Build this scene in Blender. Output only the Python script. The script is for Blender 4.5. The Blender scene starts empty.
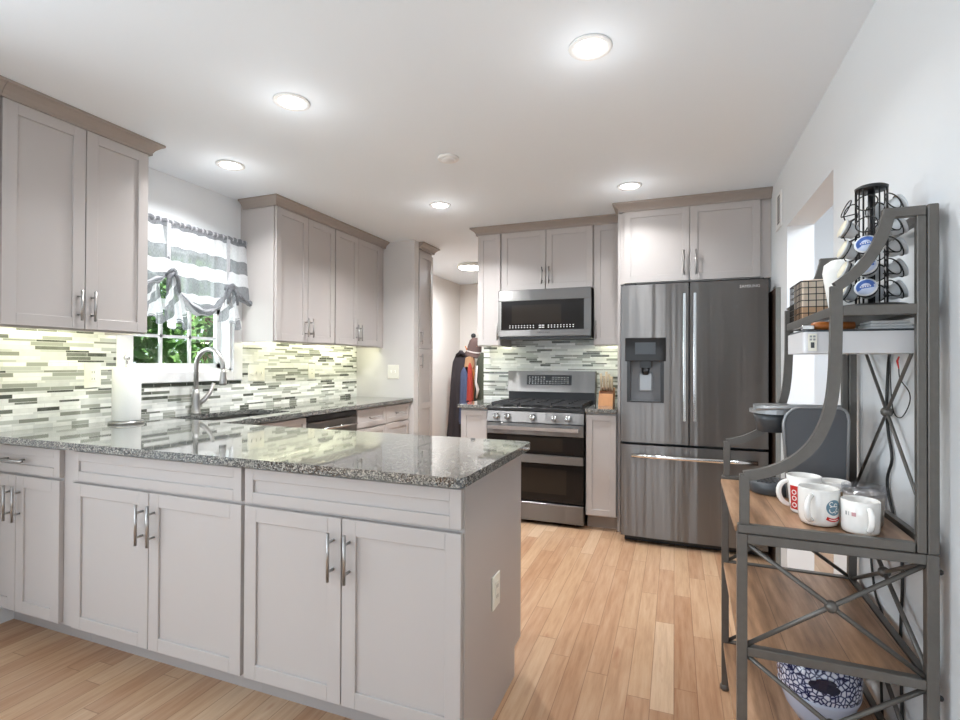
import bpy, bmesh, math, random
from mathutils import Vector, Matrix
random.seed(7)
scene = bpy.context.scene
col = scene.collection
PI = math.pi

# ---------------------------------------------------------------- camera, world, lights, exposure
cam_data = bpy.data.cameras.new('camera')
cam = bpy.data.objects.new('camera', cam_data); col.objects.link(cam)
cam_data.sensor_width = 36.0
cam_data.lens = 510.76 / 960 * 36.0
cam_data.clip_start = 0.05
YAW, PITCH, ROLL = .363691581, .00674143949, .00415224428
fw = Vector((-math.sin(YAW), math.cos(YAW), 0)); rt = Vector((math.cos(YAW), math.sin(YAW), 0)); up = Vector((0, 0, 1))
f2 = fw * math.cos(PITCH) + up * math.sin(PITCH); u2 = up * math.cos(PITCH) - fw * math.sin(PITCH)
r3 = rt * math.cos(ROLL) + u2 * math.sin(ROLL); u3 = u2 * math.cos(ROLL) - rt * math.sin(ROLL)
M = Matrix((r3, u3, -f2)).transposed().to_4x4()
M.translation = Vector((0, 0, 1.25))
cam.matrix_world = M
scene.camera = cam

scene.view_settings.view_transform = 'Standard'
scene.view_settings.look = 'None'
scene.view_settings.exposure = 0.45
scene.view_settings.gamma = 1.0
scene.view_settings.use_curve_mapping = False
try:
    scene.cycles.use_denoising = True
    scene.cycles.max_bounces = 10
    scene.cycles.diffuse_bounces = 6
    scene.cycles.caustics_reflective = False
    scene.cycles.caustics_refractive = False
    scene.cycles.sample_clamp_indirect = 6.0
except Exception:
    pass

world = bpy.data.worlds.new('sky'); scene.world = world
world.use_nodes = True
bg = world.node_tree.nodes['Background']
bg.inputs['Color'].default_value = (.80, .90, 1.0, 1)
bg.inputs['Strength'].default_value = 1.3

def area(name, loc, direction, sx, sy, watts, color=(1, 1, 1), shape='RECTANGLE', spread=180):
    l = bpy.data.lights.new(name, 'AREA'); l.shape = shape; l.size = sx
    if shape in ('RECTANGLE', 'ELLIPSE'): l.size_y = sy
    l.energy = watts; l.color = color; l.spread = math.radians(spread)
    o = bpy.data.objects.new(name, l); col.objects.link(o)
    o.location = loc
    o.rotation_euler = Vector(direction).to_track_quat('-Z', 'Y').to_euler()
    return o

sun_l = bpy.data.lights.new('sun', 'SUN'); sun_l.energy = 4.0; sun_l.angle = .02; sun_l.color = (1, .96, .88)
sun = bpy.data.objects.new('sun', sun_l); col.objects.link(sun)
sun.rotation_euler = Vector((-.75, .35, -.75)).to_track_quat('-Z', 'Y').to_euler()
# daylight at the kitchen window and the unseen patio door, plus added fill lights
area('patio_daylight', (-1.35, -2.93, 1.05), (0, 1, 1.2), 2.3, 1.7, 25, (.82, .92, 1))  # at the unseen patio door, tilted up to brighten the ceiling
area('dining_fill', (-3.9, -.9, 1.4), (1, .6, 1.2), 1.6, 1.3, 72, (.82, .92, 1))  # added fill for ceiling and right wall, no window stands here
area('kitchen_window_daylight', (-3.22, 2.45, 1.62), (1, .1, .45), .7, .8, 6, (.90, .98, 1))
area('side_room_fill', (1.6, 2.2, 2.3), (0, .25, -1), .9, .9, 38, (.86, .93, 1))  # added overhead panel brightening the side room, no window there
LAMP_W = 9.6
UNDER_W = 0.68

# ---------------------------------------------------------------- mesh helpers
class Frame:
    """a local frame: a runs along u, c out along n, z up"""
    def __init__(s, o, u, n):
        s.o = Vector(o); s.u = Vector(u); s.n = Vector(n)
    def P(s, a, c, z):
        return s.o + s.u * a + s.n * c + Vector((0, 0, z))

class MB:
    def __init__(s, frame=None):
        s.bm = bmesh.new(); s.f = frame; s.mi = 0
    def T(s, p):
        return s.f.P(*p) if s.f else Vector(p)
    def raw(s, vs, fs, smooth=False):
        bv = [s.bm.verts.new(s.T(v)) for v in vs]
        out = []
        for f in fs:
            try:
                q = s.bm.faces.new([bv[i] for i in f]); q.smooth = smooth; q.material_index = s.mi; out.append(q)
            except ValueError:
                pass
        return bv, out
    def box(s, x0, x1, y0, y1, z0, z1, bev=0.0, seg=1):
        vs = [(x, y, z) for x in (x0, x1) for y in (y0, y1) for z in (z0, z1)]
        fs = [(0, 1, 3, 2), (4, 6, 7, 5), (0, 4, 5, 1), (2, 3, 7, 6), (0, 2, 6, 4), (1, 5, 7, 3)]
        bv, qs = s.raw(vs, fs)
        if bev:
            es = {e for q in qs for e in q.edges}
            bmesh.ops.bevel(s.bm, geom=list(es), offset=bev, segments=seg, affect='EDGES', profile=.5)
        return s
    def rbox(s, x0, x1, y0, y1, z0, z1, r, seg=4):
        """box with rounded vertical edges"""
        pts = []
        for cx, cy, a0 in ((x1 - r, y1 - r, 0), (x0 + r, y1 - r, PI / 2), (x0 + r, y0 + r, PI), (x1 - r, y0 + r, 1.5 * PI)):
            for k in range(seg + 1):
                a = a0 + PI / 2 * k / seg
                pts.append((cx + r * math.cos(a), cy + r * math.sin(a)))
        return s.prism(pts, z0, z1)
    def prism(s, pts, z0, z1):
        n = len(pts)
        vs = [(p[0], p[1], z0) for p in pts] + [(p[0], p[1], z1) for p in pts]
        fs = [tuple(range(n))[::-1], tuple(range(n, 2 * n))] + [(i, (i + 1) % n, n + (i + 1) % n, n + i) for i in range(n)]
        s.raw(vs, fs); return s
    def prof(s, pts, a0, a1):
        """profile in (c,z) swept along a"""
        n = len(pts)
        vs = [(a0, p[0], p[1]) for p in pts] + [(a1, p[0], p[1]) for p in pts]
        fs = [tuple(range(n)), tuple(range(n, 2 * n))[::-1]] + [(i, (i + 1) % n, n + (i + 1) % n, n + i) for i in range(n)]
        s.raw(vs, fs); return s
    def tube(s, pts, r, n=8, closed=False, smooth=True):
        P = [s.T(p) for p in pts]
        f, s.f = s.f, None
        m = len(P); rings = []
        rr = r if isinstance(r, (list, tuple)) else [r] * m
        prev = None
        for i in range(m):
            if closed: t = P[(i + 1) % m] - P[i - 1]
            else: t = P[min(i + 1, m - 1)] - P[max(i - 1, 0)]
            t.normalize()
            if prev is None:
                a = Vector((0, 0, 1)) if abs(t.z) < .9 else Vector((1, 0, 0))
                x = t.cross(a).normalized()
            else:
                x = (prev - t * prev.dot(t)).normalized()
            prev = x; y = t.cross(x)
            rings.append([P[i] + (x * math.cos(2 * PI * k / n) + y * math.sin(2 * PI * k / n)) * rr[i] for k in range(n)])
        vs = [tuple(v) for R in rings for v in R]
        fs = []
        for i in range(m if closed else m - 1):
            j = (i + 1) % m
            for k in range(n):
                fs.append((i * n + k, i * n + (k + 1) % n, j * n + (k + 1) % n, j * n + k))
        if not closed: fs += [tuple(range(n))[::-1], tuple(range((m - 1) * n, m * n))]
        s.raw(vs, fs, smooth)
        s.f = f; return s
    def cyl(s, p0, p1, r, n=16):
        return s.tube([p0, p1], r, n)
    def lathe(s, prof, c, n=32, axis=(0, 0, 1), smooth=True):
        """profile of (radius, height) about an axis through c"""
        ax = Vector(axis).normalized()
        h = Vector((1, 0, 0)) if abs(ax.x) < .9 else Vector((0, 1, 0))
        x = ax.cross(h).normalized(); y = ax.cross(x)
        c = s.T(c); f, s.f = s.f, None
        vs = []; fs = []
        m = len(prof)
        for (r, z) in prof:
            for k in range(n):
                a = 2 * PI * k / n
                vs.append(tuple(c + ax * z + (x * math.cos(a) + y * math.sin(a)) * max(r, 1e-5)))
        for i in range(m - 1):
            for k in range(n):
                fs.append((i * n + k, i * n + (k + 1) % n, (i + 1) * n + (k + 1) % n, (i + 1) * n + k))
        if prof[0] != prof[-1]: fs.append(tuple(range(n))[::-1]); fs.append(tuple(range((m - 1) * n, m * n)))
        s.raw(vs, fs, smooth); s.f = f; return s
    def ball(s, c, r, sx=1, sy=1, sz=1, n=16):
        prof = [(r * math.sin(PI * i / 8), -r * math.cos(PI * i / 8)) for i in range(9)]
        return s.lathe(prof, c, n)
    def strip(s, pts, a0, a1, w):
        """flat bar of width w following (x,z) points, extruded y from a0 to a1"""
        m = len(pts); L = []; R = []
        for i in range(m):
            p = Vector((pts[i][0], pts[i][1]))
            d1 = (Vector(pts[i]) - Vector(pts[i - 1])).normalized() if i else None
            d2 = (Vector(pts[i + 1]) - Vector(pts[i])).normalized() if i < m - 1 else None
            d = ((d1 or d2) + (d2 or d1)).normalized()
            k = 1 / max(.5, d.dot(d2 or d1))
            nn = Vector((-d.y, d.x)) * (w / 2 * k)
            L.append(p + nn); R.append(p - nn)
        vs = []
        for i in range(m):
            vs += [(L[i].x, a0, L[i].y), (R[i].x, a0, R[i].y), (R[i].x, a1, R[i].y), (L[i].x, a1, L[i].y)]
        fs = [(0, 1, 2, 3), tuple((m - 1) * 4 + k for k in (3, 2, 1, 0))]
        for i in range(m - 1):
            for k in range(4):
                fs.append((i * 4 + k, i * 4 + (k + 1) % 4, (i + 1) * 4 + (k + 1) % 4, (i + 1) * 4 + k))
        s.raw(vs, fs); return s
    def build(s, name, mat, parent=None, smooth=None):
        bmesh.ops.recalc_face_normals(s.bm, faces=s.bm.faces[:])
        off = parent_loc(parent)
        if off.length: bmesh.ops.translate(s.bm, verts=s.bm.verts[:], vec=-off)
        me = bpy.data.meshes.new(name); s.bm.to_mesh(me); s.bm.free()
        for m in (mat if isinstance(mat, (list, tuple)) else [mat]): me.materials.append(m)
        o = bpy.data.objects.new(name, me); col.objects.link(o)
        if parent is not None: o.parent = parent
        return o

def parent_loc(p):
    v = Vector((0, 0, 0))
    while p is not None:
        v += p.location; p = p.parent
    return v

def tag(o, label, cat, group=None, kind=None):
    o['label'] = label; o['category'] = cat
    if group: o['group'] = group
    if kind: o['kind'] = kind
    return o
def thing(name, label, cat, loc, group=None):
    o = bpy.data.objects.new(name, None); col.objects.link(o)
    o.location = loc; o.empty_display_size = .05
    return tag(o, label, cat, group)
def struct(name, mb, mat):
    o = mb.build(name, mat); o['kind'] = 'structure'; return o
def lab(o, text):
    o['label'] = text; return o

def text_verts(body, size):
    c = bpy.data.curves.new('txt', 'FONT'); c.body = body; c.size = size; c.align_x = 'CENTER'; c.align_y = 'CENTER'
    c.resolution_u = 2
    o = bpy.data.objects.new('txt', c); col.objects.link(o)
    dg = bpy.context.evaluated_depsgraph_get()
    me = bpy.data.meshes.new_from_object(o.evaluated_get(dg))
    vs = [v.co.copy() for v in me.vertices]; fs = [tuple(p.vertices) for p in me.polygons]
    bpy.data.objects.remove(o); bpy.data.curves.remove(c); bpy.data.meshes.remove(me)
    return vs, fs
def lettering(name, body, size, frame, mat, parent, bold=1.0):
    vs, fs = text_verts(body, size)
    mb = MB(frame); mb.raw([(v.x * bold, .0008, v.y) for v in vs], fs)
    return mb.build(name, mat, parent)

# ---------------------------------------------------------------- materials
def S(r, g, b):
    f = lambda c: ((c / 255) / 12.92 if c / 255 <= .04045 else ((c / 255 + .055) / 1.055) ** 2.4)
    return (f(r), f(g), f(b), 1)

def mat(name, color, rough=.5, metal=0.0, spec=.5, bump=0.0, bscale=200, var=0.0, vscale=8, coat=0.0, stretch=None):
    m = bpy.data.materials.new(name); m.use_nodes = True
    nt = m.node_tree; b = nt.nodes['Principled BSDF']
    b.inputs['Base Color'].default_value = color
    b.inputs['Roughness'].default_value = rough
    b.inputs['Metallic'].default_value = metal
    b.inputs['Specular IOR Level'].default_value = spec
    if coat: b.inputs['Coat Weight'].default_value = coat; b.inputs['Coat Roughness'].default_value = .05
    geo = None
    if bump or var:
        geo = nt.nodes.new('ShaderNodeNewGeometry').outputs['Position']
        if stretch:
            mp = nt.nodes.new('ShaderNodeMapping'); mp.inputs['Scale'].default_value = stretch
            nt.links.new(geo, mp.inputs['Vector']); geo = mp.outputs[0]
    if bump:
        n = nt.nodes.new('ShaderNodeTexNoise'); n.inputs['Scale'].default_value = bscale; n.inputs['Detail'].default_value = 3
        nt.links.new(geo, n.inputs['Vector'])
        bp = nt.nodes.new('ShaderNodeBump'); bp.inputs['Strength'].default_value = bump; bp.inputs['Distance'].default_value = .002
        nt.links.new(n.outputs['Fac'], bp.inputs['Height']); nt.links.new(bp.outputs[0], b.inputs['Normal'])
    if var:
        n = nt.nodes.new('ShaderNodeTexNoise'); n.inputs['Scale'].default_value = vscale; n.inputs['Detail'].default_value = 4
        nt.links.new(geo, n.inputs['Vector'])
        mx = nt.nodes.new('ShaderNodeMix'); mx.data_type = 'RGBA'
        c2 = tuple(max(0, c * (1 - var)) for c in color[:3]) + (1,)
        c1 = tuple(min(1, c * (1 + var)) for c in color[:3]) + (1,)
        mx.inputs['A'].default_value = c1; mx.inputs['B'].default_value = c2
        nt.links.new(n.outputs['Fac'], mx.inputs['Factor']); nt.links.new(mx.outputs['Result'], b.inputs['Base Color'])
    return m

def emis(name, color, strength):
    m = bpy.data.materials.new(name); m.use_nodes = True
    b = m.node_tree.nodes['Principled BSDF']
    b.inputs['Base Color'].default_value = color
    b.inputs['Emission Color'].default_value = color; b.inputs['Emission Strength'].default_value = strength
    return m

class NG:
    """tiny node-graph builder"""
    def __init__(s, name):
        s.m = bpy.data.materials.new(name); s.m.use_nodes = True
        s.nt = s.m.node_tree; s.b = s.nt.nodes['Principled BSDF']
    def put(s, sock, v):
        if isinstance(v, (int, float)): sock.default_value = v
        elif isinstance(v, tuple): sock.default_value = v
        else: s.nt.links.new(v, sock)
    def math(s, op, a, b=0.0, c=0.0):
        n = s.nt.nodes.new('ShaderNodeMath'); n.operation = op
        s.put(n.inputs[0], a); s.put(n.inputs[1], b)
        if len(n.inputs) > 2: s.put(n.inputs[2], c)
        return n.outputs[0]
    def pos(s):
        g = s.nt.nodes.new('ShaderNodeNewGeometry'); x = s.nt.nodes.new('ShaderNodeSeparateXYZ')
        s.nt.links.new(g.outputs['Position'], x.inputs[0]); s.P = g.outputs['Position']
        return x.outputs
    def comb(s, x, y, z):
        n = s.nt.nodes.new('ShaderNodeCombineXYZ'); s.put(n.inputs[0], x); s.put(n.inputs[1], y); s.put(n.inputs[2], z); return n.outputs[0]
    def white(s, x, y=0.0):
        n = s.nt.nodes.new('ShaderNodeTexWhiteNoise'); n.noise_dimensions = '2D'
        s.nt.links.new(s.comb(x, y, 0.0), n.inputs['Vector']); return n.outputs['Value']
    def noise(s, vec, scale, detail=4, rough=.5):
        n = s.nt.nodes.new('ShaderNodeTexNoise'); s.nt.links.new(vec, n.inputs['Vector'])
        n.inputs['Scale'].default_value = scale; n.inputs['Detail'].default_value = detail; n.inputs['Roughness'].default_value = rough
        return n.outputs['Fac']
    def voro(s, vec, scale, feature='F1', out='Distance'):
        n = s.nt.nodes.new('ShaderNodeTexVoronoi'); n.feature = feature
        s.nt.links.new(vec, n.inputs['Vector']); n.inputs['Scale'].default_value = scale; return n.outputs[out]
    def ramp(s, fac, stops, const=False):
        n = s.nt.nodes.new('ShaderNodeValToRGB'); r = n.color_ramp
        if const: r.interpolation = 'CONSTANT'
        while len(r.elements) < len(stops): r.elements.new(.5)
        for e, (p, c) in zip(r.elements, stops): e.position = p; e.color = c
        s.put(n.inputs[0], fac); return n.outputs[0]
    def mix(s, f, a, b, mode='MIX'):
        n = s.nt.nodes.new('ShaderNodeMix'); n.data_type = 'RGBA'; n.blend_type = mode
        s.put(n.inputs['Factor'], f); s.put(n.inputs['A'], a); s.put(n.inputs['B'], b); return n.outputs['Result']
    def bump(s, h, strength=.3, dist=.002):
        n = s.nt.nodes.new('ShaderNodeBump'); n.inputs['Strength'].default_value = strength; n.inputs['Distance'].default_value = dist
        s.nt.links.new(h, n.inputs['Height']); s.nt.links.new(n.outputs[0], s.b.inputs['Normal'])

def floor_mat():
    g = NG('oak_strip_floor'); x, y, z = g.pos()
    W = .083
    row = g.math('FLOOR', g.math('DIVIDE', x, W))
    fx = g.math('FRACT', g.math('DIVIDE', x, W))
    off = g.math('MULTIPLY', g.white(row, 3.0), 7.0)
    L = g.math('ADD', g.math('MULTIPLY', g.white(row, 9.0), .5), .65)
    v = g.math('DIVIDE', g.math('ADD', y, off), L)
    colm = g.math('FLOOR', v); fy = g.math('FRACT', v)
    rnd = g.white(row, colm)
    base = g.ramp(rnd, [(0, S(158, 116, 86)), (.25, S(176, 138, 108)), (.6, S(188, 154, 122)), (.85, S(196, 164, 134)), (1, S(206, 180, 152))])
    vec = g.comb(g.math('ADD', g.math('MULTIPLY', x, 30.0), g.math('MULTIPLY', rnd, 50.0)), g.math('MULTIPLY', y, 2.2), 0.0)
    grain = g.noise(vec, 1.4, 6, .65)
    c = g.mix(.38, base, g.ramp(grain, [(.3, S(132, 88, 60)), (.5, S(184, 148, 116)), (.7, S(208, 180, 152))]))
    vec2 = g.comb(g.math('ADD', g.math('MULTIPLY', x, 14.0), g.math('MULTIPLY', rnd, 31.0)), g.math('MULTIPLY', y, 3.0), 3.0)
    knot = g.noise(vec2, 1.1, 3, .6)
    c = g.mix(g.ramp(knot, [(.66, (0, 0, 0, 1)), (.78, (.55, .55, .55, 1))]), c, S(150, 88, 58))
    ex = g.math('MINIMUM', fx, g.math('SUBTRACT', 1.0, fx))
    ey = g.math('MULTIPLY', g.math('MINIMUM', fy, g.math('SUBTRACT', 1.0, fy)), 10.0)
    gap = g.math('LESS_THAN', g.math('MINIMUM', ex, ey), .018)
    c = g.mix(g.math('MULTIPLY', gap, .55), c, S(105, 66, 42))
    g.put(g.b.inputs['Base Color'], c)
    g.put(g.b.inputs['Roughness'], .30)
    g.b.inputs['Specular IOR Level'].default_value = .4
    g.bump(g.math('SUBTRACT', 1.0, gap), .15, .001)
    return g.m

def shelf_wood(name, dark, mid, light, ax=1):
    g = NG(name); p = g.pos(); x, y = p[0], p[1]
    vec = g.comb(g.math('MULTIPLY', x, 22.0), g.math('MULTIPLY', y, 2.2), g.math('MULTIPLY', p[2], 22.0))
    gr = g.noise(vec, 1.2, 6, .6)
    c = g.ramp(gr, [(.32, dark), (.5, mid), (.68, light)])
    row = g.math('FRACT', g.math('DIVIDE', x, .14))
    c = g.mix(g.math('MULTIPLY', g.math('LESS_THAN', row, .015), .6), c, S(60, 40, 26))
    g.put(g.b.inputs['Base Color'], c); g.b.inputs['Roughness'].default_value = .35
    return g.m

def tile_mat():
    g = NG('mosaic_strip_tile'); x, y, z = g.pos()
    u = g.math('ADD', x, y)
    P = .052
    v = g.math('DIVIDE', g.math('SUBTRACT', z, .914), P)
    blk = g.math('FLOOR', v); f = g.math('FRACT', v)
    i1 = g.math('GREATER_THAN', f, .40); i2 = g.math('GREATER_THAN', f, .62)
    row = g.math('ADD', g.math('MULTIPLY', blk, 3.0), g.math('ADD', i1, i2))
    d = g.math('MINIMUM', g.math('MINIMUM', f, g.math('SUBTRACT', 1.0, f)),
               g.math('MINIMUM', g.math('ABSOLUTE', g.math('SUBTRACT', f, .40)), g.math('ABSOLUTE', g.math('SUBTRACT', f, .62))))
    L = g.math('ADD', g.math('MULTIPLY', g.white(row, 5.0), .085), .085)
    w = g.math('DIVIDE', g.math('ADD', u, g.math('MULTIPLY', g.white(row, 1.0), 3.0)), L)
    cc = g.math('FLOOR', w); fw_ = g.math('FRACT', w)
    rnd = g.white(row, cc)
    c = g.ramp(rnd, [(0, S(232, 233, 228)), (.20, S(214, 216, 212)), (.36, S(243, 244, 240)), (.52, S(192, 195, 188)),
                     (.62, S(160, 163, 154)), (.72, S(222, 224, 220)), (.79, S(112, 115, 106)), (.87, S(78, 81, 74)), (.94, S(142, 144, 134))], True)
    vein = g.noise(g.P, 26, 4, .6)
    c = g.mix(g.math('MULTIPLY', g.ramp(vein, [(.45, (0, 0, 0, 1)), (.65, (1, 1, 1, 1))]), .18), c, S(170, 172, 168))
    e = g.math('MULTIPLY', g.math('MULTIPLY', g.math('MINIMUM', fw_, g.math('SUBTRACT', 1.0, fw_)), L), 1.0)
    gm = g.math('MAXIMUM', g.math('LESS_THAN', g.math('MULTIPLY', d, P), .0009), g.math('LESS_THAN', e, .0009))
    c = g.mix(gm, c, S(214, 214, 208))
    g.put(g.b.inputs['Base Color'], c)
    g.put(g.b.inputs['Roughness'], g.math('ADD', g.math('MULTIPLY', gm, .4), .16))
    g.bump(g.math('SUBTRACT', 1.0, gm), .25, .001)
    return g.m

def granite_mat():
    g = NG('speckled_granite'); g.pos()
    n1 = g.voro(g.P, 250, 'F1', 'Color'); sep = g.nt.nodes.new('ShaderNodeSeparateColor'); g.nt.links.new(n1, sep.inputs[0])
    n2 = g.noise(g.P, 42, 5, .7)
    t = g.math('ADD', g.math('MULTIPLY', sep.outputs[0], .62), g.math('MULTIPLY', n2, .5))
    c = g.ramp(t, [(.30, S(16, 16, 17)), (.42, S(52, 52, 53)), (.54, S(88, 90, 90)), (.66, S(124, 126, 124)), (.82, S(168, 166, 158)), (.96, S(206, 203, 194))])
    n3 = g.noise(g.P, 7, 4, .6)
    c = g.mix(g.math('MULTIPLY', g.ramp(n3, [(.42, (0, 0, 0, 1)), (.62, (1, 1, 1, 1))]), .35), c, S(120, 122, 118))
    g.put(g.b.inputs['Base Color'], c)
    g.b.inputs['Roughness'].default_value = .045
    g.b.inputs['Specular IOR Level'].default_value = .75
    g.b.inputs['IOR'].default_value = 1.6
    g.b.inputs['Coat Weight'].default_value = .35; g.b.inputs['Coat Roughness'].default_value = .03; g.b.inputs['Coat IOR'].default_value = 1.7
    return g.m

def steel_mat(name, color, rough=.24, aniso=.75):
    g = NG(name); x, y, z = g.pos()
    b = g.b
    b.inputs['Base Color'].default_value = color; b.inputs['Metallic'].default_value = 1.0
    b.inputs['Anisotropic'].default_value = aniso
    t = g.nt.nodes.new('ShaderNodeTangent'); t.direction_type = 'RADIAL'; t.axis = 'Z'; b.inputs['Anisotropic Rotation'].default_value = .25
    g.nt.links.new(t.outputs[0], b.inputs['Tangent'])
    vec = g.comb(g.math('MULTIPLY', x, 6.0), g.math('MULTIPLY', y, 6.0), g.math('MULTIPLY', z, 900.0))
    wv = g.noise(g.comb(g.math('MULTIPLY', x, 9.5), g.math('MULTIPLY', y, 1.0), g.math('MULTIPLY', z, .35)), 1.0, 2)
    g.bump(wv, .26, .03)
    n = g.noise(vec, 1.0, 2)
    g.put(b.inputs['Roughness'], g.math('ADD', g.math('MULTIPLY', n, .10), rough - .05))
    return g.m

def pebble_mat():
    g = NG('blue_pebble_glaze'); g.pos()
    d = g.voro(g.P, 74, 'DISTANCE_TO_EDGE'); f = g.voro(g.P, 48)
    c = g.ramp(d, [(.06, S(28, 32, 70)), (.12, S(150, 158, 190)), (.25, S(214, 217, 228))])
    g.put(g.b.inputs['Base Color'], c); g.b.inputs['Roughness'].default_value = .2
    return g.m

def fabric_mat(name, stripes):
    """striped sheer curtain cloth; stripes run by the cloth's own height (uv-like attribute 'cloth')"""
    g = NG(name)
    a = g.nt.nodes.new('ShaderNodeAttribute'); a.attribute_name = 'cloth'
    x, y, z = g.pos()
    w = g.noise(g.comb(g.math('MULTIPLY', y, 420.0), 0.0, g.math('MULTIPLY', z, 60.0)), 1.0, 3)
    c = g.ramp(a.outputs['Fac'], stripes, True)
    c = g.mix(.22, c, g.ramp(w, [(.35, S(140, 142, 146)), (.6, S(238, 238, 240))]))
    b = g.b; g.put(b.inputs['Base Color'], c); b.inputs['Roughness'].default_value = .9; b.inputs['Specular IOR Level'].default_value = .1
    nt = g.nt
    tl = nt.nodes.new('ShaderNodeBsdfTranslucent'); g.put(tl.inputs['Color'], c)
    tr = nt.nodes.new('ShaderNodeBsdfTransparent')
    m1 = nt.nodes.new('ShaderNodeMixShader'); m1.inputs[0].default_value = .40
    nt.links.new(b.outputs[0], m1.inputs[1]); nt.links.new(tl.outputs[0], m1.inputs[2])
    m2 = nt.nodes.new('ShaderNodeMixShader')
    tf = g.ramp(a.outputs['Fac'], [(p, (.22, .22, .22, 1) if cc[0] < .5 else (.06, .06, .06, 1)) for p, cc in stripes], True)
    g.put(m2.inputs[0], tf)
    nt.links.new(m1.outputs[0], m2.inputs[1]); nt.links.new(tr.outputs[0], m2.inputs[2])
    nt.links.new(m2.outputs[0], nt.nodes['Material Output'].inputs['Surface'])
    return g.m

def glass_mat(name, color=(1, 1, 1, 1), alpha=.12, rough=.02):
    """thin clear pane: mostly lets light through, with a mirror-like film"""
    m = bpy.data.materials.new(name); m.use_nodes = True; nt = m.node_tree
    for n in list(nt.nodes):
        if n.type == 'BSDF_PRINCIPLED': nt.nodes.remove(n)
    t = nt.nodes.new('ShaderNodeBsdfTransparent'); t.inputs[0].default_value = color
    gl = nt.nodes.new('ShaderNodeBsdfGlossy'); gl.inputs['Roughness'].default_value = rough
    mx = nt.nodes.new('ShaderNodeMixShader'); mx.inputs[0].default_value = alpha
    nt.links.new(t.outputs[0], mx.inputs[1]); nt.links.new(gl.outputs[0], mx.inputs[2])
    nt.links.new(mx.outputs[0], nt.nodes['Material Output'].inputs['Surface'])
    return m

M_wall = mat('cool_white_wall_paint', S(226, 229, 231), .6, bump=.05, bscale=300)
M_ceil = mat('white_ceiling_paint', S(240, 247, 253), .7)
M_hall = mat('beige_hall_paint', S(224, 219, 213), .6)
M_trim = mat('white_gloss_trim', S(238, 238, 238), .35)
M_cab = mat('greige_cabinet_paint', S(184, 178, 175), .38, var=.02, vscale=3)
M_cabshade = mat('shaded_cabinet_paint', S(156, 145, 137), .4)  # cabinet paint with the weaker light at the crowns put into its colour
M_stub = mat('greige_wall_paint', S(212, 209, 206), .6)
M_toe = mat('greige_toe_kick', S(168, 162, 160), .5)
M_nickel = mat('brushed_nickel', (.43, .42, .41, 1), .32, 1.0)
M_chrome = mat('polished_chrome', (.75, .75, .75, 1), .12, 1.0)
M_steel = steel_mat('dark_stainless_steel', (.205, .198, .193, 1), .33, .9)
M_steel2 = steel_mat('bright_stainless_steel', (.20, .194, .188, 1), .36, .85)
M_blk = mat('black_plastic', (.012, .012, .013, 1), .35)
M_glassblk = mat('black_oven_glass', (.012, .010, .009, 1), .06, spec=.18)
M_ovenwin = mat('oven_window_glass', (.022, .017, .013, 1), .08, spec=.2)
M_iron = mat('cast_iron_grate', (.03, .03, .032, 1), .55, bump=.2)
M_mark = mat('pale_printed_marks', S(225, 225, 225), .5)
M_graymk = mat('grey_printed_marks', S(150, 150, 152), .5)
M_disp = mat('dark_display', (.01, .012, .015, 1), .12)
M_floor = floor_mat()
M_tile = tile_mat()
M_gran = granite_mat()
M_sink = mat('steel_sink_bowl', (.42, .41, .40, 1), .3, 1.0)
M_plate = mat('ivory_plastic_plate', S(240, 238, 226), .4)
M_slot = mat('dark_slots', (.03, .03, .03, 1), .6)
M_paper = mat('quilted_paper_towel', S(234, 234, 230), .9, bump=.5, bscale=120)
M_rackm = mat('pewter_metal', S(104, 101, 97), .42, .55, bump=.1, bscale=150, var=.12, vscale=60)
M_rwood = shelf_wood('rack_plank_wood', S(118, 88, 64), S(160, 124, 94), S(188, 152, 122))
M_ceram = mat('white_glazed_ceramic', S(240, 238, 234), .15, coat=.4)
M_red = mat('red_print', S(196, 40, 36), .3)
M_bluep = mat('slate_blue_print', S(96, 128, 146), .35)
M_podlid = mat('cream_foil_lid', S(232, 226, 204), .35)
M_podblue = mat('blue_foil_print', S(72, 108, 182), .35)
M_podpale = mat('pale_blue_foil', S(196, 208, 232), .35)
M_pod = mat('white_pod_plastic', S(226, 228, 230), .4)
M_wire = mat('black_wire', (.02, .02, .02, 1), .4, .3)
M_tan = mat('tan_cardboard', S(222, 205, 186), .8, var=.06)
M_kraft = mat('dark_kraft_box', S(206, 168, 134), .8)
M_keur = mat('charcoal_plastic', S(86, 88, 92), .42)
M_keur2 = mat('silver_grey_plastic', S(150, 152, 154), .3, .4)
M_keur3 = mat('dark_grey_plastic', S(62, 66, 70), .35)
M_radio = mat('silver_white_plastic', S(218, 218, 220), .4, .1)
M_orange = mat('varnished_orange_wood', S(176, 104, 50), .35, var=.2, vscale=40)
M_block = mat('light_beech_wood', S(178, 124, 78), .5, var=.15, vscale=30)
M_knife = mat('pale_knife_handle', S(196, 178, 150), .4, var=.1)
M_knifed = mat('dark_knife_handle', S(96, 56, 34), .4)
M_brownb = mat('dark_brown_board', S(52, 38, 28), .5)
M_greyb = mat('grey_board_edge', S(136, 138, 136), .5)
M_cloak = mat('charcoal_cloak_cloth', S(46, 40, 43), .9, bump=.3, bscale=60)
M_bluec = mat('slate_blue_cloth', S(66, 76, 104), .9)
M_redc = mat('scarlet_cloth', S(152, 50, 38), .85)
M_tanc = mat('tan_cloth', S(150, 114, 82), .85)
M_grnc = mat('olive_cloth', S(64, 68, 56), .9)
M_hat = mat('dusty_mauve_felt', S(88, 70, 66), .95, bump=.4, bscale=90)
M_whitec = mat('white_ribbon', S(196, 188, 184), .8)
M_leaf = mat('green_leaves', S(92, 138, 66), .6, var=.5, vscale=4)
M_leaf2 = mat('bright_green_leaves', S(140, 182, 104), .6, var=.5, vscale=4)
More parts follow.
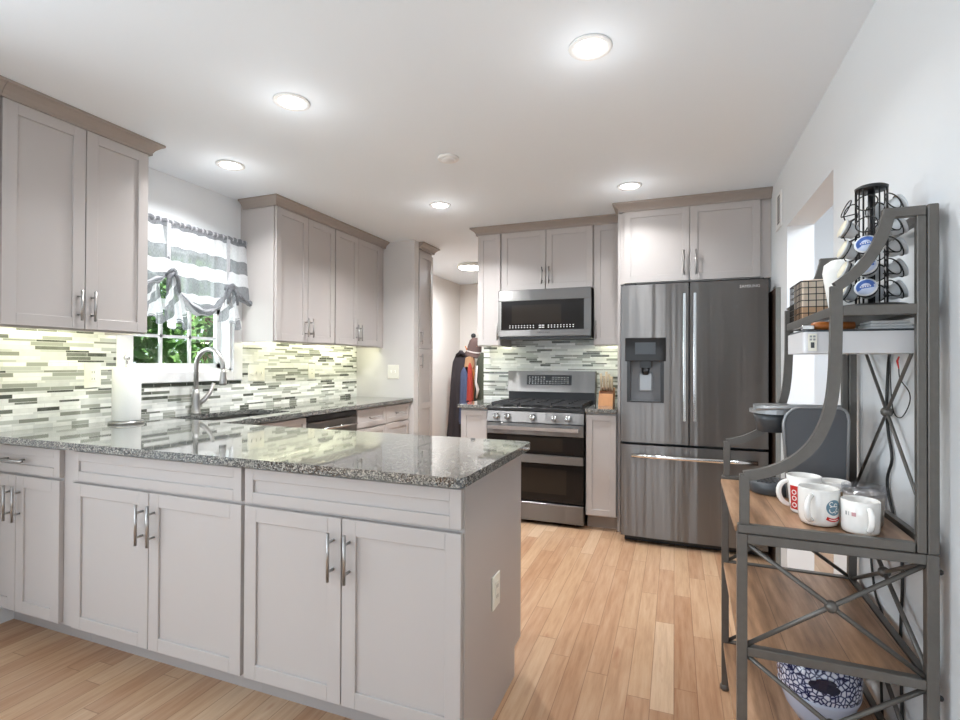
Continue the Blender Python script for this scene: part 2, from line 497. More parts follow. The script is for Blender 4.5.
M_bark = mat('brown_bark', S(90, 70, 54), .9, bump=.5, bscale=30)
M_grass = mat('lawn', S(96, 140, 70), .9, var=.3, vscale=6)
M_pane = glass_mat('window_pane_glass', (.97, 1, .98, 1), .05)
M_lid = glass_mat('clear_lid_plastic', (.93, .94, .96, 1), .12, .08)
M_lamp = emis('lit_lamp_diffuser', (1, .97, .92, 1), 14)
M_lampoff = mat('white_lamp_trim', S(232, 232, 230), .5)
M_under = emis('warm_led_strip', (1, 1, .74, 1), 2)
M_pebble = pebble_mat()
M_paleblue = mat('pale_blue_glaze', S(184, 191, 210), .2)
M_navy = mat('navy_glaze', S(22, 26, 52), .2)
M_tumbler = mat('taupe_metal_tumbler', S(166, 157, 148), .35, .15)
M_taupe = mat('woven_tan_sleeve', S(160, 136, 106), .8, var=.4, vscale=120)
cw, cg = S(226, 226, 229), S(118, 121, 127)
M_curt = fabric_mat('striped_linen', [(0, cg), (.05, cw), (.12, cw), (.26, cg), (.43, cw), (.60, cg), (.80, cw), (.9, cg)])
M_curt2 = fabric_mat('striped_linen_tail', [(0, cg), (.35, cw), (.5, cg), (.72, cw)])
M_greyc = fabric_mat('grey_linen', [(0, cg), (.25, S(200, 200, 204)), (.5, cg), (.8, S(110, 112, 118))])

# ---------------------------------------------------------------- room shell
ZC = 2.44; XL = -3.0; XR = .614; YB = 4.53
YS = -3.0                                   # wall behind the viewer
mb = MB(); mb.box(-5.2, 2.6, YS - .12, 7.3, -.10, 0); struct('floor', mb, M_floor)
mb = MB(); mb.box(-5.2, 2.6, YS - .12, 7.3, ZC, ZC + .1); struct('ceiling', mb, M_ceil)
WY0, WY1, WZ0, WZ1 = 2.08, 2.82, 1.19, 2.05
mb = MB()
mb.box(XL - .14, XL, .55, WY0, 0, ZC); mb.box(XL - .14, XL, WY1, 4.46, 0, ZC)
mb.box(XL - .14, XL, WY0, WY1, 0, WZ0); mb.box(XL - .14, XL, WY0, WY1, WZ1, ZC)
mb.box(-5.2, XL - .14, .55, .67, 0, ZC)
struct('wall_left', mb, M_wall)
mb = MB(); mb.box(XL, -2.345, 4.37, 4.46, 0, ZC); struct('wall_stub', mb, M_stub)
mb = MB(); mb.box(-1.683, 2.6, YB, YB + .12, 0, ZC); struct('wall_back', mb, M_wall)
mb = MB(); mb.box(-3.17, -3.03, 4.46, 7.22, 0, ZC); struct('wall_hall_left', mb, M_hall)
mb = MB(); mb.box(-3.03, 2.6, 7.10, 7.22, 0, ZC); struct('wall_hall_end', mb, M_hall)
OY0, OY1, OZ = 2.49, 3.42, 2.06
mb = MB()
mb.box(XR, XR + .136, YS, OY0, 0, ZC); mb.box(XR, XR + .136, OY1, YB, 0, ZC); mb.box(XR, XR + .136, OY0, OY1, OZ, ZC)
struct('wall_right', mb, M_wall)
mb = MB()
mb.box(-5.2, -2.55, YS - .12, YS, 0, ZC); mb.box(-.15, 2.6, YS - .12, YS, 0, ZC); mb.box(-2.55, -.15, YS - .12, YS, 2.1, ZC)
struct('wall_behind', mb, M_wall)
mb = MB(); mb.box(-5.32, -5.2, YS, .67, 0, ZC); struct('wall_dining_left', mb, M_wall)
mb = MB(); mb.box(2.6, 2.72, YS - .12, 7.22, 0, ZC); struct('wall_side_room', mb, M_wall)
mb = MB(); mb.box(XR - .014, XR, -2.9, OY0 - .01, 0, .10); struct('baseboard_right', mb, M_trim)
mb = MB(); mb.box(XL, XL + .014, .68, 1.42, 0, .10); struct('baseboard_left', mb, M_trim)
mb = MB(); mb.box(-20, XL - .3, -8, 20, -1.0, -.9); struct('ground', mb, M_grass)

# patio door frame behind the viewer
mb = MB()
for x in (-2.55, -1.38, -.22): mb.box(x, x + .07, YS - .09, YS - .03, .0, 2.1)
mb.box(-2.55, -.15, YS - .09, YS - .03, 2.03, 2.1); mb.box(-2.55, -.15, YS - .09, YS - .03, 0, .08)
o = struct('door_1', mb, M_trim)

# kitchen window
mb = MB(); c = .085
mb.box(XL, XL + .018, WY0 - c, WY0, WZ0 - .07, WZ1 + c, .003); mb.box(XL, XL + .018, WY1, WY1 + c, WZ0 - .07, WZ1 + c, .003)
mb.box(XL, XL + .018, WY0, WY1, WZ1, WZ1 + c, .003); mb.box(XL, XL + .02, WY0, WY1, WZ0 - .07, WZ0, .003)
win = struct('window_1', mb, M_trim)
mb = MB()
mb.box(XL - .14, XL, WY0, WY0 + .02, WZ0, WZ1); mb.box(XL - .14, XL, WY1 - .02, WY1, WZ0, WZ1)
mb.box(XL - .14, XL, WY0, WY1, WZ0 - .001, WZ0 + .018); mb.box(XL - .14, XL, WY0, WY1, WZ1 - .018, WZ1)
mb.build('jamb', M_trim, win)
GX = XL - .10
mb = MB()
for z0, z1 in ((WZ0 + .018, 1.63), (1.63, WZ1 - .018)):
    gx = GX if z0 < 1.5 else GX - .03
    mb.box(gx - .015, gx + .015, WY0 + .02, WY0 + .055, z0, z1); mb.box(gx - .015, gx + .015, WY1 - .055, WY1 - .02, z0, z1)
    mb.box(gx - .015, gx + .015, WY0 + .02, WY1 - .02, z0, z0 + .035); mb.box(gx - .015, gx + .015, WY0 + .02, WY1 - .02, z1 - .035, z1)
    for k in (1, 2):
        y = WY0 + .055 + (WY1 - WY0 - .11) * k / 3
        mb.box(gx - .008, gx + .008, y - .009, y + .009, z0, z1)
    zz = (z0 + z1) / 2; mb.box(gx - .008, gx + .008, WY0 + .03, WY1 - .03, zz - .009, zz + .009)
mb.build('sash', M_trim, win)
mb = MB(); mb.box(GX - .003, GX + .001, WY0 + .05, WY1 - .05, WZ0 + .05, WZ1 - .05); mb.build('pane', M_pane, win)

# backsplashes
mb = MB()
mb.box(XL + .0005, XL + .008, 1.375, WY0 - c, .914, 1.43); mb.box(XL + .0005, XL + .008, WY1 + c, 4.368, .914, 1.415)
mb.box(XL + .0005, XL + .008, WY0 - c, WY1 + c, .914, WZ0 - .071)
bs = tag(mb.build('tile_backsplash', M_tile), 'mosaic strip tile backsplash running under and beside the window', 'backsplash', kind='structure')
mb = MB()
for k in range(8): mb.box(XL + .0085, XL + .012, WY0 - c + .004 + k * .113, WY0 - c + .112 + k * .113, WZ0 - .094, WZ0 - .073, .001)
lab(mb.build('liner_tiles', mat('dark_glass_liner', S(70, 74, 68), .12), bs), 'row of dark liner tiles')
mb = MB(); mb.box(-1.683, -.40, YB - .008, YB - .0005, .80, 1.50)
tag(mb.build('tile_backsplash', M_tile), 'mosaic strip tile backsplash behind the range', 'backsplash', kind='structure')

# ---------------------------------------------------------------- cabinets
def door_mb(F, a0, a1, z0, z1, c0, th=.02, fr=.054, rec=.008):
    mb = MB(F); b = .0015
    fr = min(fr, (a1 - a0) * .3, (z1 - z0) * .32)
    mb.box(a0, a0 + fr, c0, c0 + th, z0, z1, b); mb.box(a1 - fr, a1, c0, c0 + th, z0, z1, b)
    mb.box(a0 + fr - .001, a1 - fr + .001, c0, c0 + th, z0, z0 + fr, b); mb.box(a0 + fr - .001, a1 - fr + .001, c0, c0 + th, z1 - fr, z1, b)
    mb.box(a0 + fr - .004, a1 - fr + .004, c0, c0 + th - rec, z0 + fr - .004, z1 - fr + .004)
    return mb
def handle_v(F, a, z0, z1, c0, parent, r=.0055):
    mb = MB(F)
    mb.cyl((a, c0 + .03, z0), (a, c0 + .03, z1), r, 10)
    d = (z1 - z0) * .2
    for z in (z0 + d, z1 - d): mb.cyl((a, c0 - .001, z), (a, c0 + .03, z), r * .9, 8)
    return mb.build('handle', M_nickel, parent)
def handle_h(F, a0, a1, z, c0, parent, r=.0055):
    mb = MB(F)
    mb.cyl((a0, c0 + .03, z), (a1, c0 + .03, z), r, 10)
    d = (a1 - a0) * .2
    for a in (a0 + d, a1 - d): mb.cyl((a, c0 - .001, z), (a, c0 + .03, z), r * .9, 8)
    return mb.build('handle', M_nickel, parent)
def door(F, a0, a1, z0, z1, c0, parent, h=None, **k):
    o = door_mb(F, a0, a1, z0, z1, c0, **k).build('door', M_cab, parent)
    if h: handle_v(F, h[0], h[1], h[2], c0 + .02, o)
    return o
def drawer(F, a0, a1, z0, z1, c0, parent, h=None):
    o = door_mb(F, a0, a1, z0, z1, c0, fr=.042).build('drawer_front', M_cab, parent)
    if h: handle_h(F, h[0], h[1], (z0 + z1) / 2, c0 + .02, o)
    return o
def crown(F, a0, a1, c0, parent, ret0=None, ret1=None, z0=2.375):
    """crown moulding along a, returns to depth at the open ends"""
    pj = .055; n = 4
    mb = MB(F)
    pr = [(-.01, z0), (.012, z0), (.012, z0 + .012), (.022, z0 + .028), (.042, z0 + .046), (pj, z0 + .052), (pj, ZC - .001), (-.01, ZC - .001)]
    e0 = pj if ret0 is not None else 0; e1 = pj if ret1 is not None else 0
    m = len(pr); vs = []
    for (c_, z) in pr:
        vs.append((a0 - (max(0, c_) if ret0 is not None else 0), c0 + c_, z))
    for (c_, z) in pr:
        vs.append((a1 + (max(0, c_) if ret1 is not None else 0), c0 + c_, z))
    fs = [(i, (i + 1) % m, m + (i + 1) % m, m + i) for i in range(m)] + [tuple(range(m)), tuple(range(m, 2 * m))]
    mb.raw(vs, fs)
    for ret, a, sg in ((ret0, a0, -1), (ret1, a1, 1)):
        if ret is None: continue
        vs = [(a + sg * c_, c0 + max(0, c_), z) for c_, z in pr] + [(a + sg * c_, c0 - ret, z) for c_, z in pr]
        mb.raw(vs, fs)
    return mb.build('crown_moulding', M_cabshade, parent)

FS = Frame((0, 0, 0), (1, 0, 0), (0, -1, 0))       # faces the viewer: a = x, c = -y
FE = Frame((0, 0, 0), (0, 1, 0), (1, 0, 0))        # on the window wall: a = y, c = x

# --- peninsula: three base units
PF = -1.445                                        # c of the face frame
def base_pen(x0, x1, label, doors, drw, hand, toe1=None):
    t = thing('base_cabinet', label, 'cabinet', ((x0 + x1) / 2, 1.75, 0))
    mb = MB(); mb.box(x0, x1, 1.445, 2.02, .105, .883); mb.build('cabinet_body', M_cab, t)
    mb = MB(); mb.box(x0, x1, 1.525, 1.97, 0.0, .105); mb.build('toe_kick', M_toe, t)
    for (a0, a1, h) in doors: door(FS, a0, a1, .115, .733, PF, t, (h, .53, .69) if h else None)
    drawer(FS, drw[0], drw[1], .745, .868, PF, t, hand)
    return t
base_pen(-2.998, -2.432, 'grey peninsula cabinet with a handled drawer, leftmost in the picture', [(-2.985, -2.802, -2.832), (-2.798, -2.492, -2.768)], (-2.985, -2.492), (-2.90, -2.70))
base_pen(-2.431, -1.457, 'grey two-door peninsula cabinet without drawer pull, between the handled-drawer cabinet and the end cabinet', [(-2.405, -1.943, -1.973), (-1.939, -1.466, -1.909)], (-2.405, -1.466), None)
t = base_pen(-1.456, -.619, 'grey two-door peninsula cabinet at the open end, with an outlet on its side', [(-1.450, -1.034, -1.064), (-1.030, -.601, -1.000)], (-1.450, -.601), None)
mb = MB(); mb.prism([(-.618, 1.446), (-.597, 1.446), (-.597, 2.055), (-.618, 2.055)], .115, .883)
mb.prism([(-.618, 1.446), (-.597, 1.446), (-.597, 1.97), (-.618, 1.97)], 0, .115)
mb.build('end_panel', M_cab, t)
mb = MB(); mb.box(-2.35, -.619, 2.021, 2.05, .115, .883); mb.build('back_panel', M_cab, t)

# --- sink run under the window
def base_run(y0, y1, label, drws, doors, toe=True):
    t = thing('base_cabinet', label, 'cabinet', (-2.7, (y0 + y1) / 2, 0))
    mb = MB(); mb.box(-2.98, -2.40, y0, y1, .105, .70 if 'sink' in label else .883)
    if 'sink' in label: mb.box(-2.44, -2.40, y0, y1, .70, .883)
    mb.build('cabinet_body', M_cab, t)
    mb = MB(); mb.box(-2.98, -2.47, y0, y1, 0, .105); mb.build('toe_kick', M_toe, t)
    for d in drws: drawer(FE, d[0], d[1], d[2], d[3], -2.40, t, ((d[0] + d[1]) / 2 - .07, (d[0] + d[1]) / 2 + .07) if d[4] else None)
    for d in doors: door(FE, d[0], d[1], d[2], d[3], -2.40, t, (d[4], .53, .69))
    return t
base_run(2.06, 2.885, 'grey sink cabinet under the window, left of the dishwasher', [(2.15, 2.88, .745, .868, False)], [(2.15, 2.51, .115, .733, 2.48), (2.515, 2.88, .115, .733, 2.545)])
base_run(3.485, 3.925, 'grey drawer cabinet right beside the dishwasher', [(3.49, 3.92, .720, .868, True), (3.49, 3.92, .42, .708, True), (3.49, 3.92, .115, .408, True)], [])
base_run(3.926, 4.368, 'grey drawer cabinet against the switch wall at the counter end', [(3.93, 4.345, .720, .868, True), (3.93, 4.345, .42, .708, True), (3.93, 4.345, .115, .408, True)], [])

t = thing('dishwasher', 'dark stainless dishwasher under the window counter', 'dishwasher', (-2.7, 3.185, 0))
mb = MB(); mb.box(-2.98, -2.41, 2.888, 3.482, .10, .878); mb.build('tub_body', M_blk, t)
mb = MB(FE); mb.box(2.892, 3.478, -2.409, -2.375, .115, .83, .004); mb.build('door', M_steel, t)
mb = MB(FE); mb.box(2.892, 3.478, -2.409, -2.38, .834, .875, .003); lab(mb.build('control_strip', M_blk, t), 'black control strip')
mb = MB(FE); mb.tube([(2.94, -2.376, .77), (2.95, -2.335, .775), (3.18, -2.325, .778), (3.42, -2.335, .775), (3.43, -2.376, .77)], .009, 8); lab(mb.build('handle', M_chrome, t), 'bright bar handle')
mb = MB(); mb.box(-2.95, -2.46, 2.89, 3.48, 0, .10); mb.build('toe_kick', M_blk, t)

# --- range wall bases
def base_back(x0, x1, label, h):
    t = thing('base_cabinet', label, 'cabinet', ((x0 + x1) / 2, 4.2, 0))
    mb = MB(); mb.box(x0, x1, 3.92, YB - .01, .105, .883); mb.build('cabinet_body', M_cab, t)
    mb = MB(); mb.box(x0 + .004, x1 - .004, 3.985, YB - .01, 0, .105); mb.build('toe_kick', M_cabshade, t)
    door(FS, x0 + .005, x1 - .005, .112, .868, -3.92, t, h, fr=.045)
base_back(-1.655, -1.418, 'narrow grey base cabinet left of the range', None)
base_back(-.628, -.398, 'narrow grey base cabinet between the range and the fridge', None)
for x0, x1, lb in ((-1.672, -1.416, 'short granite countertop left of the range'), (-.630, -.398, 'short granite countertop between the range and the fridge')):
    mb = MB(); mb.box(x0, x1, 3.875, YB - .009, .884, .914, .004, 2)
    tag(mb.build('granite_countertop', M_gran), lb, 'countertop')

# --- L-shaped worktop with the sink cut out
mb = MB()
def rc(cx, cy, r, a0, n=6): return [(cx + r * math.cos(a0 + PI / 2 * k / n), cy + r * math.sin(a0 + PI / 2 * k / n)) for k in range(n + 1)]
outer = [(XL + .009, 1.375)] + rc(-.605, 1.405, .03, -PI / 2) + rc(-.605, 2.11, .03, 0) + [(-2.35, 2.14), (-2.35, 4.369), (XL + .009, 4.369)]
hole = rc(-2.52, 2.80, .05, 0) + rc(-2.81, 2.80, .05, PI / 2) + rc(-2.81, 2.25, .05, PI) + rc(-2.52, 2.25, .05, 1.5 * PI)
def ring(pts, z): return [mb.bm.verts.new((p[0], p[1], z)) for p in pts]
def loop_edges(v): return [mb.bm.edges.new((v[i], v[(i + 1) % len(v)])) for i in range(len(v))]
inset = .003
cx_, cy_ = 0, 0
rings = {}
for nm, pts in (('o', outer), ('h', hole)):
    for z in (.884, .914): rings[nm, z] = ring(pts, z)
for z in (.884, .914):
    es = loop_edges(rings['o', z]) + loop_edges(rings['h', z])
    bmesh.ops.triangle_fill(mb.bm, edges=es, use_beauty=True, use_dissolve=True)
for nm in 'oh':
    a, b = rings[nm, .884], rings[nm, .914]
    for i in range(len(a)):
        j = (i + 1) % len(a); mb.bm.faces.new((a[i], a[j], b[j], b[i]))
tag(mb.build('granite_countertop', M_gran), 'large L-shaped granite countertop over the peninsula and under the window', 'countertop')

t = thing('sink', 'undermount steel sink set in the counter below the window', 'sink', (-2.665, 2.6, .70))
mb = MB()
x0, x1, y0, y1 = -2.875, -2.455, 2.185, 2.865
mb.box(x0, x1, y0, y1, .705, .712); mb.box(x0, x0 + .008, y0, y1, .712, .882); mb.box(x1 - .008, x1, y0, y1, .712, .882)
mb.box(x0, x1, y0, y0 + .008, .712, .882); mb.box(x0, x1, y1 - .008, y1, .712, .882)
mb.build('basin', M_sink, t)
mb = MB(); mb.lathe([(.045, .712), (.045, .716), (.03, .717), (.028, .713)], (-2.665, 2.6, 0), 20); lab(mb.build('drain', M_chrome, t), 'round drain')

# faucet
t = thing('faucet', 'brushed nickel gooseneck faucet with a side lever at the sink', 'faucet', (-2.92, 2.46, .914))
mb = MB(); mb.lathe([(.030, 0), (.030, .006), (.027, .010), (.024, .06), (.022, .12), (.0165, .16)], (-2.92, 2.46, .915)); mb.build('base', M_nickel, t)
pts = [(-2.92, 2.46, 1.05), (-2.92, 2.46, 1.22)]
for k in range(1, 13):
    a = PI * k / 12; pts.append((-2.805 - .115 * math.cos(a), 2.46, 1.22 + .115 * math.sin(a)))
pts.append((-2.688, 2.46, 1.20))
mb = MB(); mb.tube(pts, .0145, 12); mb.build('spout', M_nickel, t)
mb = MB(); mb.lathe([(.0145, .0), (.016, -.02), (.022, -.085), (.022, -.10), (.014, -.102)], (-2.687, 2.46, 1.205), 16); mb.build('spray_head', M_nickel, t)
mb = MB(); mb.tube([(-2.92, 2.475, .975), (-2.91, 2.51, 1.0), (-2.90, 2.55, 1.045), (-2.895, 2.575, 1.11)], [.015, .016, .013, .011], 10); mb.build('lever', M_nickel, t)

# --- upper cabinets
def upper_left(y0, y1, label, doors, ret0=None, ret1=None, zb=1.40):
    t = thing('wall_cabinet', label, 'cabinet', (-2.84, (y0 + y1) / 2, zb))
    mb = MB(); mb.box(XL + .001, -2.69, y0, y1, zb + .03, 2.437); mb.box(-2.712, -2.69, y0, y1, zb, zb + .03); mb.box(XL + .001, -2.712, y0, y0 + .018, zb, zb + .03); mb.box(XL + .001, -2.712, y1 - .018, y1, zb, zb + .03); mb.build('cabinet_body', M_cab, t)
    for a0, a1, h in doors: door(FE, a0, a1, zb + .008, 2.378, -2.69, t, (h, 1.447, 1.592))
    crown(FE, y0, y1, -2.69 + .018, t, ret0, ret1)
    return t
upper_left(.62, 1.290, 'grey wall cabinet just cut by the left picture edge', [(.63, .955, .93), (.96, 1.285, .985)])
upper_left(1.292, 1.948, 'grey two-door wall cabinet left of the window, above the paper towels', [(1.300, 1.629, 1.600), (1.633, 1.944, 1.660)], None, .30)
upper_left(2.893, 3.582, 'grey two-door wall cabinet right of the window, nearer the curtain', [(2.902, 3.240, 3.212), (3.244, 3.576, 3.272)], .30, None)
upper_left(3.583, 4.369, 'grey two-door wall cabinet against the switch wall, right of its twin', [(3.590, 3.912, 3.885), (3.916, 4.290, 3.943)])

t = thing('pantry_cabinet', 'tall grey pantry cabinet behind the switch wall, facing the hallway', 'cabinet', (-2.7, 4.62, 0))
mb = MB(); mb.box(-3.02, -2.36, 4.462, 4.775, .1, 2.437); mb.build('cabinet_body', M_cab, t)
mb = MB(); mb.box(-3.02, -2.42, 4.462, 4.775, 0, .1); mb.build('toe_kick', M_toe, t)
door(FE, 4.466, 4.768, 1.398, 2.345, -2.36, t, (4.49, 1.44, 1.58), fr=.05)
o = door_mb(FE, 4.466, 4.768, .112, 1.388, -2.36, fr=.05)
o.f = FE; o.box(4.51, 4.72, -2.36, -2.34, .80, .86, .0015)
o = o.build('door', M_cab, t); handle_v(FE, 4.49, 1.20, 1.34, -2.34, o)
crown(FE, 4.466, 4.775, -2.345, t, None, .5)

def upper_back(x0, x1, zb, label, doors, ret0=None, ret1=None, cf=-4.22, hz=None, ztop=2.437):
    t = thing('wall_cabinet', label, 'cabinet', ((x0 + x1) / 2, 4.37, zb))
    mb = MB(); mb.box(x0, x1, -cf, YB - .001, zb + .03, ztop); mb.box(x0, x1, -cf, -cf + .022, zb, zb + .03); mb.box(x0, x0 + .016, -cf + .022, YB - .001, zb, zb + .03); mb.box(x1 - .016, x1, -cf + .022, YB - .001, zb, zb + .03); mb.build('cabinet_body', M_cab, t)
    for a0, a1, h in doors: door(FS, a0, a1, zb + .006, 2.378, cf, t, (h, hz[0], hz[1]) if h else None, fr=.05)
    crown(FS, x0, x1, cf + .018, t, ret0, ret1)
    return t
upper_back(-1.627, -1.410, 1.402, 'narrow grey wall cabinet left of the microwave', [(-1.622, -1.414, -1.432)], .29, None, hz=(1.45, 1.60))
upper_back(-1.409, -.616, 1.872, 'grey two-door wall cabinet above the microwave', [(-1.403, -1.012, -1.04), (-1.008, -.622, -.98)], hz=(1.92, 2.06))
upper_back(-.615, -.398, 1.402, 'narrow grey wall cabinet between the microwave and the fridge cabinet', [(-.610, -.402, -.592)], hz=(1.45, 1.60))
t = upper_back(-.376, XR - .002, 1.842, 'deep grey two-door cabinet above the fridge', [(-.352, .099, .062), (.103, .546, .140)], .25, None, cf=-3.94, hz=(1.885, 2.06))
mb = MB(); mb.box(-.397, -.377, 3.94, YB - .01, 0, 2.437); mb.build('side_panel', M_cab, t)

# ---------------------------------------------------------------- microwave
t = thing('microwave', 'stainless over-the-range microwave with black glass door', 'microwave', (-1.01, 4.3, 1.46))
X0, X1, Z0, Z1, MY = -1.404, -.622, 1.462, 1.868, 4.12
mb = MB(); mb.box(X0 + .004, X1 - .004, MY + .03, YB - .01, Z0, Z1); mb.build('casing', M_blk, t)
mb = MB(FS)
mb.box(X0, X1, -MY - .029, -MY, 1.776, Z1, .003); mb.box(X0, X1, -MY - .029, -MY, Z0 + .015, 1.532, .003)
mb.box(X0, X0 + .026, -MY - .029, -MY, 1.532, 1.776); mb.box(X1 - .056, X1, -MY - .029, -MY, 1.532, 1.776)
mb.build('door_frame', M_steel2, t)
mb = MB(FS); mb.box(X0 + .026, X1 - .056, -MY - .028, -MY - .002, 1.532, 1.776); lab(mb.build('door_glass', M_glassblk, t), 'black glass')
mb = MB(FS); mb.box(X0 + .12, X1 - .24, -MY - .0022, -MY - .0012, 1.585, 1.74); lab(mb.build('window_screen', M_ovenwin, t), 'darker mesh window')
mb = MB(FS)
for k in range(22):
    if k in (9, 12): continue
    a = X0 + .10 + k * .0255
    for r in range(2):
        w = .009 if k not in (10, 11) else .02
        mb.box(a, a + w, -MY - .0022, -MY - .0008, 1.548 + r * .016, 1.548 + r * .016 + .007)
mb.build('button_marks', M_mark, t)
mb = MB(FS); mb.box(X0 + .012, X1 - .012, -MY - .06, -MY - .01, Z0 - .004, Z0 + .014); lab(mb.build('vent_grille', M_blk, t), 'black underside vent')
lettering('lettering', 'SAMSUNG', .018, Frame((-1.01, MY - .0, 1.508), (1, 0, 0), (0, -1, 0)), M_slot, t, 1.3)

# ---------------------------------------------------------------- range
t = thing('range', 'stainless double-oven gas range with five knobs', 'stove', (-1.023, 4.2, 0))
X0, X1, RY = -1.411, -.636, 3.87
mb = MB(); mb.box(X0 + .004, X1 - .004, RY + .045, YB - .02, .03, .872); lab(mb.build('oven_body', M_blk, t), 'black sides')
for x in (X0 + .03, X1 - .07):
    mb = MB(); mb.box(x, x + .04, RY + .08, RY + .12, 0, .03); mb.build('foot', M_blk, t)
def ybox(mb, x0, x1, d0, d1, z0, z1, bev=.003): mb.box(x0, x1, RY - d0, RY + d1, z0, z1, bev)
mb = MB(); ybox(mb, X0, X1, 0, .045, .032, .172); mb.build('storage_drawer', M_steel, t)
mb = MB(); ybox(mb, X0, X1, 0, .044, .184, .476); lo = mb.build('lower_oven_door', M_glassblk, t)
mb = MB(); ybox(mb, X0 + .13, X1 - .13, .0012, 0, .25, .44, 0); lab(mb.build('oven_window', M_ovenwin, lo), 'window in the glass')
mb = MB(); ybox(mb, X0, X1, .012, .044, .480, .545); mb.build('oven_divider', M_steel2, t)
mb = MB(); ybox(mb, X0, X1, 0, .044, .548, .690); uo = mb.build('upper_oven_door', M_glassblk, t)
mb = MB(); ybox(mb, X0 + .17, X1 - .16, .0012, 0, .575, .675, 0); lab(mb.build('oven_window', M_ovenwin, uo), 'window in the glass')
mb = MB(); ybox(mb, X0, X1, .002, .044, .692, .783); mb.build('oven_door_trim', M_steel2, t)
mb = MB(); mb.rbox(X0 + .02, X1 - .03, RY - .055, RY - .03, .735, .762, .008)
for x in (X0 + .06, X1 - .09): mb.box(x, x + .03, RY - .035, RY + .001, .738, .758)
mb.build('handle', M_chrome, t)
mb = MB(); pr_ = [(RY - .004, .790), (RY + .014, .872), (RY + .08, .872), (RY + .08, .790)]
mb.raw([(x, p[0], p[1]) for x in (X0, X1) for p in pr_], [(0, 1, 2, 3), (7, 6, 5, 4), (0, 4, 5, 1), (1, 5, 6, 2), (2, 6, 7, 3), (3, 7, 4, 0)])
mb.build('control_panel', M_steel, t)
for x in (-1.33, -1.235, -1.03, -.86, -.755):
    mb = MB(); mb.lathe([(.028, 0), (.028, .006), (.023, .010), (.021, .034), (.018, .036)], (x, RY + .004, .830), 20, axis=(0, -1, .2))
    k = mb.build('knob', M_chrome, t)
    mb = MB(); mb.box(x - .004, x + .004, RY - .042, RY - .028, .815, .858); mb.build('knob_grip', M_steel2, k)
mb = MB(); mb.box(X0 - .002, X1 + .002, RY + .012, 4.44, .874, .905, .004); lab(mb.build('cooktop', M_blk, t), 'black cooktop')
mb = MB()
for gx0, gx1 in ((X0 + .02, -1.16), (-1.15, -.90), (-.89, X1 - .02)):
    for z in (.93,):
        for x in (gx0 + .006, gx1 - .006, (gx0 + gx1) / 2): mb.box(x - .006, x + .006, RY + .05, 4.40, z - .008, z + .008)
        for y in (RY + .055, RY + .16, RY + .265, RY + .37, RY + .48, 4.395): mb.box(gx0, gx1, y - .006, y + .006, z - .008, z + .008)
    for x in (gx0 + .01, gx1 - .01):
        for y in (RY + .06, 4.39): mb.box(x - .006, x + .006, y - .006, y + .006, .905, .925)
mb.build('grate', M_iron, t)
for x, y in ((-1.28, 4.02), (-1.28, 4.27), (-1.025, 4.15), (-.77, 4.02), (-.77, 4.27)):
    mb = MB(); mb.lathe([(.045, 0), (.045, .008), (.03, .014), (.0, .014)], (x, y, .9052), 16); mb.build('burner', M_blk, t)
mb = MB(); mb.box(X0, X1, 4.45, YB - .012, .905, 1.0); lab(mb.build('backguard_base', M_blk, t), 'dark lower backguard')
mb = MB(); pr_ = [(4.42, 1.002), (4.45, 1.185), (YB - .012, 1.185), (YB - .012, 1.002)]
mb.raw([(x, p[0], p[1]) for x in (X0 - .004, X1 + .004) for p in pr_], [(0, 1, 2, 3), (7, 6, 5, 4), (0, 4, 5, 1), (1, 5, 6, 2), (2, 6, 7, 3), (3, 7, 4, 0)])
bgd = mb.build('backguard', M_steel2, t)
ft = Vector((0, .03, .183)).normalized()
class Tilt(Frame):
    def P(s, a, c, z): return s.o + Vector((1, 0, 0)) * a + ft * z + Vector((0, -ft.z, ft.y)) * c
TF = Tilt((-1.035, 4.4365, 1.105), (1, 0, 0), (0, -1, 0))
mb = MB(TF); mb.box(-.20, .20, .0, .003, -.042, .045); lab(mb.build('control_display', M_disp, bgd), 'black touch display')
mb = MB(TF)
for r in range(4):
    for k in range(14):
        if k in (6, 7) and r > 1: continue
        mb.box(-.18 + k * .0262, -.18 + k * .0262 + (.012 if (k + r) % 3 else .007), .003, .004, -.032 + r * .018, -.032 + r * .018 + .006)
mb.build('button_marks', M_mark, bgd)

